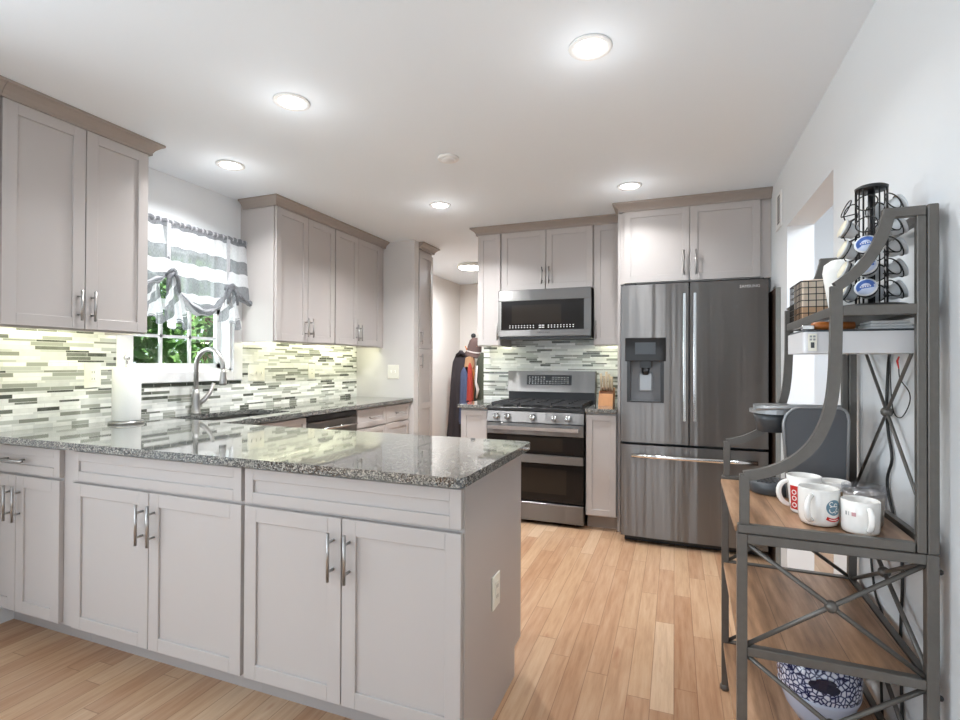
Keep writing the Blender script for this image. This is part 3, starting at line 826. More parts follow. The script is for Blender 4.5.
# ---------------------------------------------------------------- fridge
t = thing('refrigerator', 'dark stainless french-door refrigerator with a water dispenser', 'fridge', (.105, 4.1, 0))
X0, X1, FY, SEAM = -.351, .562, 3.70, .092
mb = MB(); mb.box(X0 + .006, X1 - .006, 3.79, 4.49, .03, 1.785); lab(mb.build('fridge_body', M_keur3, t), 'dark grey sides')
mb = MB(); mb.box(X0 + .02, X1 - .02, 3.78, 3.82, .005, .055); lab(mb.build('base_grille', M_blk, t), 'black base grille')
for x in (X0 + .05, X1 - .1):
    mb = MB(); mb.cyl((x, 3.86, .02), (x + .05, 3.86, .02), .02, 12); mb.build('roller', M_blk, t)
def bowed(x0, x1, z0, z1, bow=.004, hole=None, n=10):
    """door skin gently bowed towards the room; hole = (x0,x1,z0,z1)"""
    mb = MB()
    xc, hw = (X0 + X1) / 2, (X1 - X0) / 2
    fy = lambda x: FY + bow * 2.2 * ((x - xc) / hw) ** 2
    gx = sorted(set([round(x0 + (x1 - x0) * i / n, 5) for i in range(n + 1)] + ([hole[0], hole[1]] if hole else [])))
    gz = sorted(set([z0, z1] + ([hole[2], hole[3]] if hole else [])))
    w = len(gx)
    fs = []
    for b in range(len(gz) - 1):
        for a in range(w - 1):
            if hole and gx[a] >= hole[0] - 1e-6 and gx[a + 1] <= hole[1] + 1e-6 and gz[b] >= hole[2] - 1e-6 and gz[b + 1] <= hole[3] + 1e-6: continue
            fs.append((b * w + a, b * w + a + 1, (b + 1) * w + a + 1, (b + 1) * w + a))
    mb.raw([(x, fy(x), z) for z in gz for x in gx], fs, True)
    # sides, top, bottom, back
    yb = 3.785
    xs = [x0 + (x1 - x0) * i / n for i in range(n + 1)]
    for z in (z0, z1):
        vs = [(x, fy(x), z) for x in xs] + [(x, yb, z) for x in xs]
        mb.raw(vs, [(i, i + 1, n + 2 + i, n + 1 + i) for i in range(n)])
    for x in (x0, x1): mb.raw([(x, fy(x), z0), (x, yb, z0), (x, yb, z1), (x, fy(x), z1)], [(0, 1, 2, 3)])
    mb.raw([(x0, yb, z0), (x1, yb, z0), (x1, yb, z1), (x0, yb, z1)], [(0, 1, 2, 3)])
    return mb
HX0, HX1, HZ0, HZ1 = -.310, -.066, .985, 1.275
def dbuild(mb, name, parent, m):
    return mb.build(name, m, parent)
dl = dbuild(bowed(X0, SEAM - .004, .708, 1.80, hole=(HX0, HX1, HZ0, HZ1)), 'left_door', t, M_steel)
dr = dbuild(bowed(SEAM + .004, X1, .708, 1.80), 'right_door', t, M_steel)
df = dbuild(bowed(X0, X1, .055, .690), 'freezer_drawer', t, M_steel)
mb = MB()
mb.box(HX0, HX1, 3.755, 3.765, HZ0, HZ1); mb.box(HX0 - .001, HX0 + .012, FY + .012, 3.755, HZ0, HZ1); mb.box(HX1 - .012, HX1 + .001, FY + .006, 3.755, HZ0, HZ1)
mb.box(HX0, HX1, FY + .01, 3.755, HZ0 - .001, HZ0 + .012)
dsp = lab(mb.build('dispenser_recess', mat('recess_grey', S(112, 112, 114), .4), dl), 'grey dispenser recess')
mb = MB(); mb.box(HX0 - .012, HX1 + .012, FY - .004, FY + .04, HZ1 - .005, 1.432, .004, 2); lab(mb.build('dispenser_panel', M_glassblk, dl), 'glossy black dispenser panel')
mb = MB(); mb.box(HX0 + .055, HX1 - .055, FY - .0055, FY - .0035, 1.318, 1.40); lab(mb.build('dispenser_screen', M_keur3, dl), 'dark grey screen')
mb = MB(); mb.box(-.225, -.15, FY + .005, 3.75, 1.225, 1.27); mb.lathe([(.02, -.05), (.03, 0)], (-.188, 3.735, 1.225), 16)
lab(mb.build('dispenser_nozzle', M_blk, dl), 'black nozzle')
mb = MB(); mb.box(-.235, -.14, 3.742, 3.754, 1.06, 1.19, .01); lab(mb.build('dispenser_paddle', M_keur2, dl), 'pale paddle')
mb = MB()
for x in (HX0 + .0005, HX1 - .0225): mb.box(x, x + .022, FY - .003, 3.754, HZ0 + .0005, HZ1 - .006)
mb.box(HX0 + .0225, HX1 - .0225, FY - .003, FY + .02, HZ0 + .0005, HZ0 + .009)
lab(mb.build('dispenser_trim', M_blk, dl), 'black trim')
for x, d in ((.062, dl), (.126, dr)):
    mb = MB(); mb.rbox(x - .010, x + .010, 3.645, 3.662, .872, 1.722, .005)
    for z in (.90, 1.67): mb.box(x - .007, x + .007, 3.660, 3.702, z, z + .03)
    lab(mb.build('handle', M_chrome, d), 'bright bar handle')
mb = MB(); mb.tube([(-.275, 3.662, .622), (-.1, 3.652, .622), (.11, 3.648, .622), (.32, 3.652, .622), (.495, 3.662, .622)], .0155, 12)
for x in (-.25, .455): mb.box(x - .012, x + .012, 3.655, 3.704, .612, .632)
lab(mb.build('handle', M_chrome, df), 'bright bar handle')
lettering('lettering', 'SAMSUNG', .026, Frame((.455, 3.7035, 1.757), (1, 0, 0), (0, -1, 0)), M_mark, dr, 1.0)
for x in (X0 + .06, X1 - .06):
    mb = MB(); mb.box(x - .04, x + .04, 3.74, 3.86, 1.786, 1.815); lab(mb.build('hinge_cover', M_blk, t), 'black hinge cover')

t = thing('board', 'dark brown board standing between the fridge and the right wall', 'board', (.60, 4.0, 0))
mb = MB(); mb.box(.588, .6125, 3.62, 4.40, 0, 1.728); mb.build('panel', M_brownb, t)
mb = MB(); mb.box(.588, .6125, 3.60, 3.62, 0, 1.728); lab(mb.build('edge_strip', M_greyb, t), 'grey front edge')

# ---------------------------------------------------------------- ceiling fittings
def recessed(x, y, label, k=1.0):
    t = thing('recessed_light', label, 'ceiling light', (x, y, ZC), 'recessed ceiling lights')
    mb = MB(); mb.lathe([(.080, -.001), (.081, -.005), (.076, -.008), (.060, -.007), (.058, -.001)], (x, y, ZC), 32); mb.build('trim_ring', M_lampoff, t)
    mb = MB(); mb.lathe([(.057, -.002), (.056, -.006), (.0, -.007)], (x, y, ZC), 32); lab(mb.build('lit_diffuser', M_lamp, t), 'glowing white disc')
    l = area('lamp_glow', (0, 0, -.02), (0, 0, -1), .13, .13, LAMP_W * k, (.97, .985, 1), 'DISK', 140); l.parent = t
    p = bpy.data.lights.new('lamp_side_fill', 'POINT'); p.energy = LAMP_W * .06; p.shadow_soft_size = .05; p.color = (.97, .985, 1)  # added point light hung below the lamp to brighten the ceiling around it
    p = bpy.data.objects.new('lamp_side_fill', p); col.objects.link(p); p.location = (0, 0, -.17); p.parent = t
recessed(-.297, 1.93, 'large round recessed light at the upper centre, nearest the viewer', .6)
recessed(-1.631, 1.86, 'recessed light over the peninsula, left of the large centre one', .9)
recessed(-2.50, 2.33, 'recessed light over the sink, in front of the window', 1.0)
recessed(-1.645, 3.47, 'small recessed light before the hallway, left of the range cabinets', 2.3)
recessed(-.281, 3.53, 'small recessed light just in front of the fridge cabinet', .62)
t = thing('smoke_detector', 'flat white round plate on the ceiling between the recessed lights', 'ceiling plate', (-1.225, 2.69, ZC))
mb = MB(); mb.lathe([(.062, -.0005), (.062, -.008), (.055, -.013), (0, -.014)], (-1.225, 2.69, ZC), 28); mb.build('cover', M_lampoff, t)
mb = MB(); mb.lathe([(.040, -.0135), (.038, -.018), (0, -.019)], (-1.225, 2.69, ZC), 24); mb.build('centre_cap', M_lampoff, t)
t = thing('flush_ceiling_light', 'round flush ceiling light in the hallway', 'ceiling light', (-2.30, 5.70, ZC))
mb = MB(); mb.lathe([(.155, -.001), (.16, -.03), (.14, -.036)], (-2.30, 5.70, ZC), 32); lab(mb.build('rim', M_plate, t), 'pale rim')
mb = MB(); mb.lathe([(.14, -.034), (.125, -.05), (.08, -.058), (0, -.060)], (-2.30, 5.70, ZC), 32); lab(mb.build('lit_diffuser', M_lamp, t), 'glowing white bowl')
l = area('lamp_glow', (0, 0, -.11), (0, 0, -1), .28, .28, 36, (.93, .96, 1), 'DISK', 180); l.parent = t

t = thing('wall_vent', 'small white vent grille high on the right wall beside the fridge cabinet', 'vent', (XR, 3.65, 2.21))
mb = MB(); mb.box(XR - .008, XR - .0005, 3.55, 3.73, 2.10, 2.32, .002); mb.build('vent_plate', M_trim, t)
for k in range(10):
    z = 2.13 + k * .018
    mb = MB(); mb.box(XR - .0095, XR - .0075, 3.60, 3.67, z, z + .009); lab(mb.build('slot', M_slot, t), 'dark slot')

# ---------------------------------------------------------------- under-cabinet lights
def under(x0, x1, y0, y1, d, label, w, colr=(1, 1, .70)):
    z0, z1 = 1.404, 1.428
    t = thing('under_cabinet_light', label, 'light strip', ((x0 + x1) / 2, (y0 + y1) / 2, z1))
    mb = MB(); mb.box(x0, x1, y0, y1, z0, z1); mb.build('housing', M_lampoff, t)
    mb = MB()
    if d[0]: mb.box(x0 - .002, x0, y0 + .004, y1 - .004, z0 + .004, z1 - .004)
    else: mb.box(x0 + .004, x1 - .004, y1, y1 + .002, z0 + .004, z1 - .004)
    lab(mb.build('lit_strip', M_under, t), 'glowing strip')
    L = (y1 - y0 if d[0] else x1 - x0) - .02
    l = area('strip_glow', (d[0] * .014, d[1] * .014, -.022), (d[0], d[1], -.75), L if d[1] else .016, .016 if d[1] else L, w, colr)
    if d[0]: l.rotation_euler = Matrix((Vector((.6, 0, -.8)), Vector((0, 1, 0)), Vector((.8, 0, .6)))).transposed().to_euler()
    l.parent = t
under(-2.722, -2.713, 1.33, 1.92, (-1, 0), 'light strip under the cabinet left of the window', UNDER_W * 1.7)
under(-2.722, -2.713, 2.95, 3.55, (-1, 0), 'light strip under the cabinet right of the window', UNDER_W * 1.5)
under(-2.722, -2.713, 3.62, 4.30, (-1, 0), 'light strip under the cabinet by the switch wall', UNDER_W * 2.1)
under(-1.60, -1.44, 4.243, 4.252, (0, 1), 'light strip under the narrow cabinet left of the microwave', UNDER_W * .5)
under(-.59, -.43, 4.243, 4.252, (0, 1), 'light strip under the narrow cabinet right of the microwave', UNDER_W * .55)

# ---------------------------------------------------------------- switch plates and outlets
def plate(F, a, c0, z, w, h, kind, label, n=1):
    t = thing('wall_outlet' if kind == 'outlet' else 'light_switch', label, kind, F.P(a, c0, z))
    mb = MB(F); mb.box(a - w / 2, a + w / 2, c0 + .0002, c0 + .006, z - h / 2, z + h / 2, .002); mb.build('cover_plate', M_plate, t)
    for k in range(n):
        ac = a + (k - (n - 1) / 2) * .046
        if kind == 'outlet':
            mb = MB(F); mb.box(ac - .0165, ac + .0165, c0 + .006, c0 + .0085, z - .034, z + .034, .001); s_ = mb.build('socket_face', M_plate, t)
            for q in (.018, -.018):
                mb = MB(F); mb.box(ac - .007, ac - .005, c0 + .0085, c0 + .009, z + q - .006, z + q + .006); mb.box(ac + .005, ac + .007, c0 + .0085, c0 + .009, z + q - .006, z + q + .006)
                lab(mb.build('slot', M_slot, s_), 'dark slots')
        elif kind == 'toggle switch':
            mb = MB(F); mb.box(ac - .006, ac + .006, c0 + .006, c0 + .016, z - .010, z + .012, .001); mb.build('toggle', M_plate, t)
        else:
            mb = MB(F); mb.box(ac - .0165, ac + .0165, c0 + .006, c0 + .0085, z - .034, z + .034, .001); mb.build('rocker', M_plate, t)
plate(FE, 1.867, XL + .008, 1.175, .085, .135, 'outlet', 'ivory outlet on the tile left of the paper towels')
plate(FE, 3.045, XL + .008, 1.17, .165, .125, 'toggle switch', 'wide triple switch plate on the tile right of the window', 3)
plate(FE, 3.68, XL + .008, 1.175, .085, .13, 'outlet', 'single outlet on the tile under the far wall cabinet')
plate(FS, -2.57, -4.37, 1.165, .125, .135, 'toggle switch', 'double switch plate on the white wall beside the pantry', 2)
plate(FE, 1.73, -.597, .44, .075, .118, 'outlet', 'white outlet on the peninsula end panel')

# ---------------------------------------------------------------- paper towels
t = thing('paper_towel_holder', 'steel paper towel holder on the counter left of the sink', 'paper towel holder', (-2.80, 1.925, .914))
mb = MB(); mb.lathe([(.084, .0005), (.084, .012), (.078, .016), (0, .016)], (-2.80, 1.925, .914), 32); mb.build('base', M_nickel, t)
mb = MB(); mb.cyl((-2.80, 1.925, .93), (-2.80, 1.925, 1.255), .006, 10); mb.build('post', M_nickel, t)
mb = MB(); mb.ball((-2.80, 1.925, 1.272), .016); mb.tube([(-2.80, 1.925, 1.25), (-2.78, 1.915, 1.262), (-2.785, 1.91, 1.285), (-2.80, 1.925, 1.29)], .004, 6); mb.build('finial', M_chrome, t)
t = thing('paper_towel_roll', 'white paper towel roll standing on its holder', 'paper towels', (-2.80, 1.925, .931))
mb = MB(); mb.lathe([(.020, 0), (.066, 0), (.067, .004), (.067, .285), (.064, .29), (.020, .29), (.020, 0)], (-2.80, 1.925, .931), 40); mb.build('roll', M_paper, t)
mb = MB(); mb.lathe([(.0185, .001), (.0195, .001), (.0195, .291), (.0185, .291), (.0185, .001)], (-2.80, 1.925, .931), 20); lab(mb.build('cardboard_core', M_tan, t), 'brown core')

# ---------------------------------------------------------------- curtain
t = thing('curtain_rod', 'thin curtain rod across the top of the window', 'curtain rod', (XL, 2.45, 2.12))
mb = MB(); mb.cyl((XL + .05, 1.985, 2.125), (XL + .05, 2.925, 2.125), .006, 8); mb.build('rod', M_trim, t)
for y in (1.985, 2.925):
    mb = MB(); mb.box(XL + .0005, XL + .055, y - .006, y + .006, 2.112, 2.138); mb.build('bracket', M_trim, t)
cur = thing('tie_up_curtain', 'grey and white striped tie-up curtain hanging over the window', 'curtain', (XL + .06, 2.45, 2.12))
TIES = (2.255, 2.705)
CX = XL + .062
def hem(y):
    """bottom line of the flat cloth, scooped between the ties"""
    if y < TIES[0]: s = (TIES[0] - y) / .33; return 1.80 - .15 * min(1, s) ** .7
    if y > TIES[1]: s = (y - TIES[1]) / .17; return 1.76 - .08 * min(1, s)
    s = (y - TIES[0]) / (TIES[1] - TIES[0]); return 1.79 - .03 * s - .19 * math.sin(PI * s) ** .75
def cloth_grid(name, m, parent, ys, rows, fn, attr):
    mb = MB(); n = len(ys)
    vs = [fn(y, r / rows) for r in range(rows + 1) for y in ys]
    mb.raw(vs, [(r * n + i, r * n + i + 1, (r + 1) * n + i + 1, (r + 1) * n + i) for r in range(rows) for i in range(n - 1)], True)
    o = mb.build(name, m, parent)
    at = o.data.attributes.new('cloth', 'FLOAT', 'POINT')
    for k, (r, y) in enumerate((r, y) for r in range(rows + 1) for y in ys): at.data[k].value = attr(y, r / rows)
    return o
ys = [1.99 + .93 * i / 90 for i in range(91)]
def tn(y): return sum(math.exp(-((y - q) / .05) ** 2) for q in TIES)
def fpan(y, v):
    z = 2.115 + (hem(y) - 2.115) * v
    rip = .006 * math.sin(y * 95) * (.4 + .6 * (1 - v)) + .010 * math.sin(y * 37 + 1) * v
    return (CX + rip + .018 * tn(y) * v + .025 * v * v, y, z + .004 * math.sin(y * 60))
cloth_grid('curtain_panel', M_curt, cur, ys, 22, fpan, lambda y, v: min(.999, (2.115 - (2.115 + (hem(y) - 2.115) * v)) / .53 * 1.0))
def fhead(y, v):
    a = 2 * PI * v; return (XL + .05 + (.016 + .003 * math.sin(y * 140)) * math.cos(a), y, 2.125 + (.017 + .003 * math.sin(y * 120)) * math.sin(a))
cloth_grid('rod_pocket', M_greyc, cur, [1.99 + .93 * i / 140 for i in range(141)], 10, fhead, lambda y, v: (math.sin(y * 75) * .5 + .5) * .6)
# rolled swag along the hem
def froll(y, v):
    a = 2 * PI * v; r = .020 + .012 * math.sin(PI * min(1, max(0, (y - TIES[0]) / (TIES[1] - TIES[0])))) + .004 * math.sin(y * 70)
    r *= 1 - .55 * min(1, tn(y))
    return (CX + .030 + r * math.cos(a) * 1.1, y, hem(y) + r * math.sin(a) + .004 * math.sin(y * 50 + 3 * v))
cloth_grid('rolled_hem', M_greyc, cur, ys, 12, froll, lambda y, v: (v * 1.3 + (y - 2) * .8) % 1.0)
def tail(yc, zt, zb, w, sk):
    yy = [i / 26 for i in range(27)]
    def f(s, v):
        ww = w * (.22 + .78 * v ** .8)
        y = yc + (s - .5) * ww + sk * v
        return (CX + .055 + .014 * math.sin(s * 20) * (.3 + v), y, zt + (zb - zt) * v + .022 * math.sin(s * 11 + 1) * v)
    cloth_grid('hanging_tail', M_curt2, cur, yy, 10, f, lambda s, v: (v * .7 + s * .5) % 1.0)
tail(TIES[0], 1.80, 1.475, .17, .03); tail(TIES[1] - .02, 1.77, 1.50, .19, .0)
tail(TIES[0] - .12, 1.72, 1.50, .20, -.04)
for y, z in ((TIES[0], 1.80), (TIES[1], 1.77)):
    pts = [(CX + .04 + .028 * math.cos(a), y + .034 * math.sin(a) * .8, z + .018 * math.cos(a * 2)) for a in [2 * PI * k / 16 for k in range(16)]]
    mb = MB(); mb.tube(pts, .012, 8, True)
    for dy in (-.03, .03): mb.tube([(CX + .065, y, z), (CX + .07, y + dy, z - .03), (CX + .068, y + dy * 1.4, z - .12)], [.011, .014, .008], 8)
    o = mb.build('tie_knot', M_greyc, cur)
    at = o.data.attributes.new('cloth', 'FLOAT', 'POINT')
    mb = MB(); mb.box(CX + .022, CX + .026, y - .014, y + .014, z, 2.11); o = mb.build('tie_strap', M_greyc, cur)
    at = o.data.attributes.new('cloth', 'FLOAT', 'POINT')
    for d in at.data: d.value = .3

# ---------------------------------------------------------------- knife block and knives
t = thing('knife_block', 'small wooden knife block on the counter right of the range', 'knife block', (-.515, 4.24, .914))
mb = MB()
vs = [(-.572, 4.17, .9145), (-.458, 4.17, .9145), (-.458, 4.33, .9145), (-.572, 4.33, .9145), (-.572, 4.215, 1.015), (-.458, 4.215, 1.015), (-.458, 4.36, 1.055), (-.572, 4.36, 1.055)]
mb.raw(vs, [(0, 3, 2, 1), (4, 5, 6, 7), (0, 1, 5, 4), (1, 2, 6, 5), (2, 3, 7, 6), (3, 0, 4, 7)])
mb.build('block', M_block, t)
mb = MB(); mb.raw([(-.568, 4.212, .985), (-.462, 4.212, .985), (-.462, 4.2135, 1.0165), (-.568, 4.2135, 1.0165), (-.462, 4.34, 1.0510), (-.568, 4.34, 1.0510)], [(0, 1, 2, 3), (3, 2, 4, 5)]); lab(mb.build('slot_face', M_knifed, t), 'dark slots')
kn = ['leftmost', 'second from the left', 'middle', 'second from the right', 'rightmost']
for k in range(5):
    x = -.558 + k * .0215; y = 4.27 + .012 * (k % 2)
    z0 = 1.036; h = (.135, .115, .15, .13, .11)[k]
    t = thing('kitchen_knife', 'knife handle standing %s in the wooden block' % kn[k], 'knife', (x, y, z0), 'knives in the block')
    mb = MB(); mb.tube([(x, y, z0 - .002), (x, y - .012, z0 + .02), (x, y - .028, z0 + h * .6), (x, y - .045, z0 + h)], [.008, .0095, .009, .0105], 8); mb.build('knife_handle', M_knife, t)
    mb = MB(); mb.box(x - .002, x + .002, y - .004, y + .004, z0 - .012, z0 + .004); lab(mb.build('bolster', M_chrome, t), 'steel bolster')

# ---------------------------------------------------------------- hallway coat stand with a costume
CXY = (-2.62, 6.62)
t = thing('coat_stand', 'wooden coat stand with a dark ball finial in the hallway', 'coat stand', (CXY[0], CXY[1], 0))
mb = MB(); mb.cyl((CXY[0], CXY[1], .25), (CXY[0], CXY[1], 1.60), .02, 10); mb.build('pole', M_orange, t)
mb = MB(); mb.ball((CXY[0] - .0, CXY[1], 1.635), .035); lab(mb.build('finial', M_blk, t), 'dark ball finial')
for k in range(4):
    a = PI / 4 + k * PI / 2
    mb = MB(); mb.tube([(CXY[0], CXY[1], .30), (CXY[0] + .15 * math.cos(a), CXY[1] + .15 * math.sin(a), .26), (CXY[0] + .3 * math.cos(a), CXY[1] + .3 * math.sin(a), .015)], .016, 8); mb.build('leg', M_orange, t)
    mb = MB(); mb.tube([(CXY[0], CXY[1], 1.40), (CXY[0] + .09 * math.cos(a), CXY[1] + .09 * math.sin(a), 1.42), (CXY[0] + .12 * math.cos(a), CXY[1] + .12 * math.sin(a), 1.49)], .010, 8); mb.build('peg', M_orange, t)
t = thing('felt_hat', 'dusty mauve felt hat with a white band on top of the coat stand', 'hat', (CXY[0], CXY[1], 1.36))
mb = MB(); mb.lathe([(.022, .232), (.055, .222), (.085, .18), (.100, .10), (.106, .03), (.135, -.012), (.140, -.03), (.10, .006), (.09, .09), (.075, .17), (.022, .222)], (CXY[0], CXY[1], 1.38), 24); mb.build('crown', M_hat, t)
mb = MB(); mb.lathe([(.106, .032), (.109, .032), (.107, .050), (.104, .050), (.106, .032)], (CXY[0], CXY[1], 1.38), 24); lab(mb.build('hat_band', M_whitec, t), 'pale band'); t.rotation_euler = (.12, .22, 0)
def drape(name, label, cat, m, cx, cy, w0, w1, z1, z0, dep, seed, extra=None):
    t = thing(name, label, cat, (cx, cy, z0))
    n = 40; rows = 16; mb = MB(); vs = []
    rnd = random.Random(seed); ph = rnd.random() * 6
    for r in range(rows + 1):
        v = r / rows; w = (w0 + (w1 - w0) * v ** .7) * min(1, .12 + 2.4 * v ** .5 if v < .14 else 1); z = z1 + (z0 - z1) * v
        for k in range(n):
            a = 2 * PI * k / n
            f = 1 + .16 * v * math.sin(7 * a + ph) + .06 * math.sin(13 * a + 2 * ph)
            vs.append((cx + w / 2 * math.cos(a) * f, cy + dep * (.5 + .5 * v) * math.sin(a) * f, z + .02 * math.sin(3 * a + ph) * v))
    fs = [(r * n + k, r * n + (k + 1) % n, (r + 1) * n + (k + 1) % n, (r + 1) * n + k) for r in range(rows) for k in range(n)] + [tuple(range(n))]
    mb.raw(vs, fs, True); mb.build('cloth', m, t)
    return t
t = drape('cloak', 'long charcoal cloak hanging at the left of the coat stand', 'cloak', M_cloak, -2.755, 6.50, .20, .40, 1.43, .16, .09, 1)
mb = MB(); mb.tube([(-2.80, 6.46, 1.36), (-2.74, 6.43, 1.40), (-2.68, 6.46, 1.37)], .022, 8); mb.build('collar', M_cloak, t)
drape('blue_garment', 'slate blue garment hanging between the cloak and the red cloth', 'garment', M_bluec, -2.655, 6.37, .09, .13, 1.20, .45, .03, 2)
drape('red_garment', 'scarlet cloth hanging in front of the coat stand', 'garment', M_redc, -2.565, 6.36, .05, .085, 1.26, .74, .03, 3)
drape('tan_garment', 'tan cloth hanging just below the hat', 'garment', M_tanc, -2.60, 6.42, .10, .14, 1.345, 1.19, .03, 4)
t = drape('dark_coat', 'dark olive coat hanging at the right of the coat stand', 'coat', M_grnc, -2.45, 6.52, .14, .24, 1.40, .35, .08, 5)
mb = MB(); mb.tube([(-2.49, 6.43, 1.22), (-2.50, 6.41, 1.0), (-2.47, 6.41, .9), (-2.49, 6.41, .78)], [.012, .018, .022, .01], 8); lab(mb.build('sash_ribbon', M_whitec, t), 'white ribbon')

# ---------------------------------------------------------------- baker's rack on the right wall
RX0, RX1, RY0, RY1 = .158, .590, 1.529, 2.19
ZT = .797; PW = .025
t = rack = thing('bakers_rack', "pewter metal baker's rack with plank shelves against the right wall", 'rack', ((RX0 + RX1) / 2, (RY0 + RY1) / 2, 0))
for x in (RX0, RX1 - PW):
    for y in (RY0, RY1 - PW):
        mb = MB(); mb.box(x, x + PW, y, y + PW, .02, ZT - .0, .002); p = mb.build('leg', M_rackm, t)
        mb = MB(); mb.lathe([(.014, .0), (.018, .004), (.018, .016), (.013, .022)], (x + PW / 2, y + PW / 2, .0005), 12); mb.build('foot_cap', M_rackm, p)
for z in (.472, .165):
    mb = MB()
    for y in (RY0, RY1 - PW): mb.box(RX0 + PW, RX1 - PW, y, y + PW, z, z + .024, .002)
    mb.box(RX1 - PW + .003, RX1 - .004, RY0 + PW, RY1 - PW, z, z + .022)
    mb.build('rail_frame', M_rackm, t)
    mb = MB(); mb.box(RX0 + .006, RX1 - PW, RY0 + PW, RY1 - PW, z + .001, z + .020, .002); mb.build('shelf_board', M_rwood, t)
mb = MB()
for y in (RY0, RY1 - PW): mb.box(RX0 + PW, RX1 - PW, y, y + PW, ZT - .026, ZT - .001, .002)
mb.box(RX1 - PW, RX1 - .002, RY0 + PW, RY1 - PW, ZT - .026, ZT - .001)
mb.build('top_frame', M_rackm, t)
mb = MB(); mb.box(RX0 - .004, RX1 - PW, RY0 + PW, RY1 - PW, ZT - .004, ZT + .014, .003); mb.build('shelf_board', M_rwood, t)
def xbrace(p00, p11, p01, p10, r=.0065, ball=.016):
    mb = MB()
    mb.cyl(p00, p11, r, 8); mb.cyl(p01, p10, r, 8)
    o = mb.build('cross_brace', M_rackm, rack)
    c = [(p00[i] + p11[i]) / 2 for i in range(3)]
    mb = MB(); mb.ball(c, ball); mb.build('brace_ball', M_rackm, o)
for y in (RY0 + .012, RY1 - .012):
    for z0, z1 in ((.496, ZT - .026), (.189, .472)):
        a, b = RX0 + PW - .004, RX1 - PW + .004
        xbrace((a, y, z0), (b, y, z1), (a, y, z1), (b, y, z0))
bx = RX1 - .012
for z0, z1 in ((.496, ZT - .026), (.189, .472)):
    xbrace((bx, RY0 + PW, z0), (bx, RY1 - PW, z1), (bx, RY0 + PW, z1), (bx, RY1 - PW, z0))
# hutch: near and far side frames follow an S curve up to the narrow top shelf
def px2(pts): return pts
def smooth2(pts, n=4):
    out = []
    P_ = [Vector(p) for p in pts]
    for i in range(len(P_) - 1):
        p0 = P_[max(0, i - 1)]; p1 = P_[i]; p2 = P_[i + 1]; p3 = P_[min(len(P_) - 1, i + 2)]
        for k in range(n):
            q = k / n
            out.append(tuple(.5 * ((2 * p1) + (p2 - p0) * q + (2 * p0 - 5 * p1 + 4 * p2 - p3) * q * q + (3 * p1 - p0 - 3 * p2 + p3) * q ** 3)))
    out.append(tuple(P_[-1])); return out
curve_low = smooth2([(.1755, .950), (.205, .957), (.235, .967), (.262, .980), (.290, .998), (.315, 1.021), (.338, 1.052), (.357, 1.092), (.371, 1.142), (.379, 1.205), (.383, 1.29), (.384, 1.372), (.384, 1.450)])
curve_up = smooth2([(.384, 1.448), (.410, 1.468), (.438, 1.496), (.462, 1.532), (.479, 1.570), (.489, 1.606), (.493, 1.622)])
for y0 in (RY0, RY1 - .020):
    mb = MB()
    mb.box(RX0 + .001, .544, y0, y0 + .020, ZT + .001, ZT + .025, .002)
    mb.box(RX0 + .006, RX0 + .030, y0, y0 + .020, ZT + .025, .955, .002)
    mb.strip(curve_low, y0 + .0008, y0 + .0192, .026); mb.strip(curve_up, y0 + .0004, y0 + .0196, .026)
    mb.box(.480, .566, y0, y0 + .020, 1.612, 1.636, .002)
    mb.box(.547, .566, y0, y0 + .020, ZT + .001, 1.612, .002)
    mb.build('side_frame', M_rackm, t)
mb = MB()
for y0 in (RY0, RY1 - .024): mb.box(.568, RX1, y0, y0 + .024, ZT + .001, 1.638, .002)
mb.box(.572, RX1 - .002, RY0 + .02, RY1 - .02, ZT + .001, ZT + .022); mb.box(.572, RX1 - .002, RY0 + .02, RY1 - .02, 1.614, 1.636)
mb.build('back_frame', M_rackm, t)
xbrace((.585, RY0 + .02, ZT + .022), (.585, RY1 - .02, 1.402), (.585, RY0 + .02, 1.402), (.585, RY1 - .02, ZT + .022), .0048, .016)
mb = MB()
for y0 in (RY0 + .001, RY1 - .021): mb.box(.397, .568, y0, y0 + .02, 1.374, 1.400, .002)
mb.box(.375, .395, RY0 + .02, RY1 - .02, 1.374, 1.400, .002); mb.box(.560, .580, RY0 + .02, RY1 - .02, 1.374, 1.400, .002)
mb.build('upper_shelf_frame', M_rackm, t)
mb = MB(); mb.box(.394, .561, RY0 + .02, RY1 - .02, 1.383, 1.396); lab(mb.build('upper_shelf_board', M_keur3, t), 'dark narrow top shelf')
for z in (.755, .455):
    mb = MB(); mb.ball((RX1 + .004, RY0 + .012, z), .007); lab(mb.build('wall_bumper', M_blk, t), 'black bumper')

rack.rotation_euler.z = -.020; rack.location.x += .007      # stands a touch askew to the wall
SH = ZT + .0145       # main shelf top
# coffee maker
t = thing('coffee_maker', 'grey single-cup coffee maker at the far end of the rack shelf', 'coffee maker', (.42, 2.03, SH))
mb = MB(); mb.lathe([(.0, .001), (.066, .001), (.070, .006), (.072, .035), (.068, .040), (0, .040)], (.315, 2.0, SH), 32); lab(mb.build('drip_tray', M_keur3, t), 'round dark drip tray')
mb = MB()
for k in range(9): mb.box(.262 + k * .013, .268 + k * .013, 1.96, 2.04, SH + .0405, SH + .043)
lab(mb.build('tray_grille', M_blk, t), 'slotted grille')
mb = MB(); mb.rbox(.388, .505, 1.94, 2.145, SH + .001, SH + .215, .02); mb.rbox(.358, .509, 1.935, 2.15, SH + .215, SH + .275, .03)
pr_ = []
for k in range(7): a = PI - PI / 2 * k / 6; pr_.append((.385 + .05 * math.cos(a), SH + .240 + .060 * math.sin(a)))
pr_ += [(.470, SH + .302), (.494, SH + .300), (.506, SH + .294), (.512, SH + .284), (.515, SH + .265), (.510, SH + .001), (.350, SH + .001)]
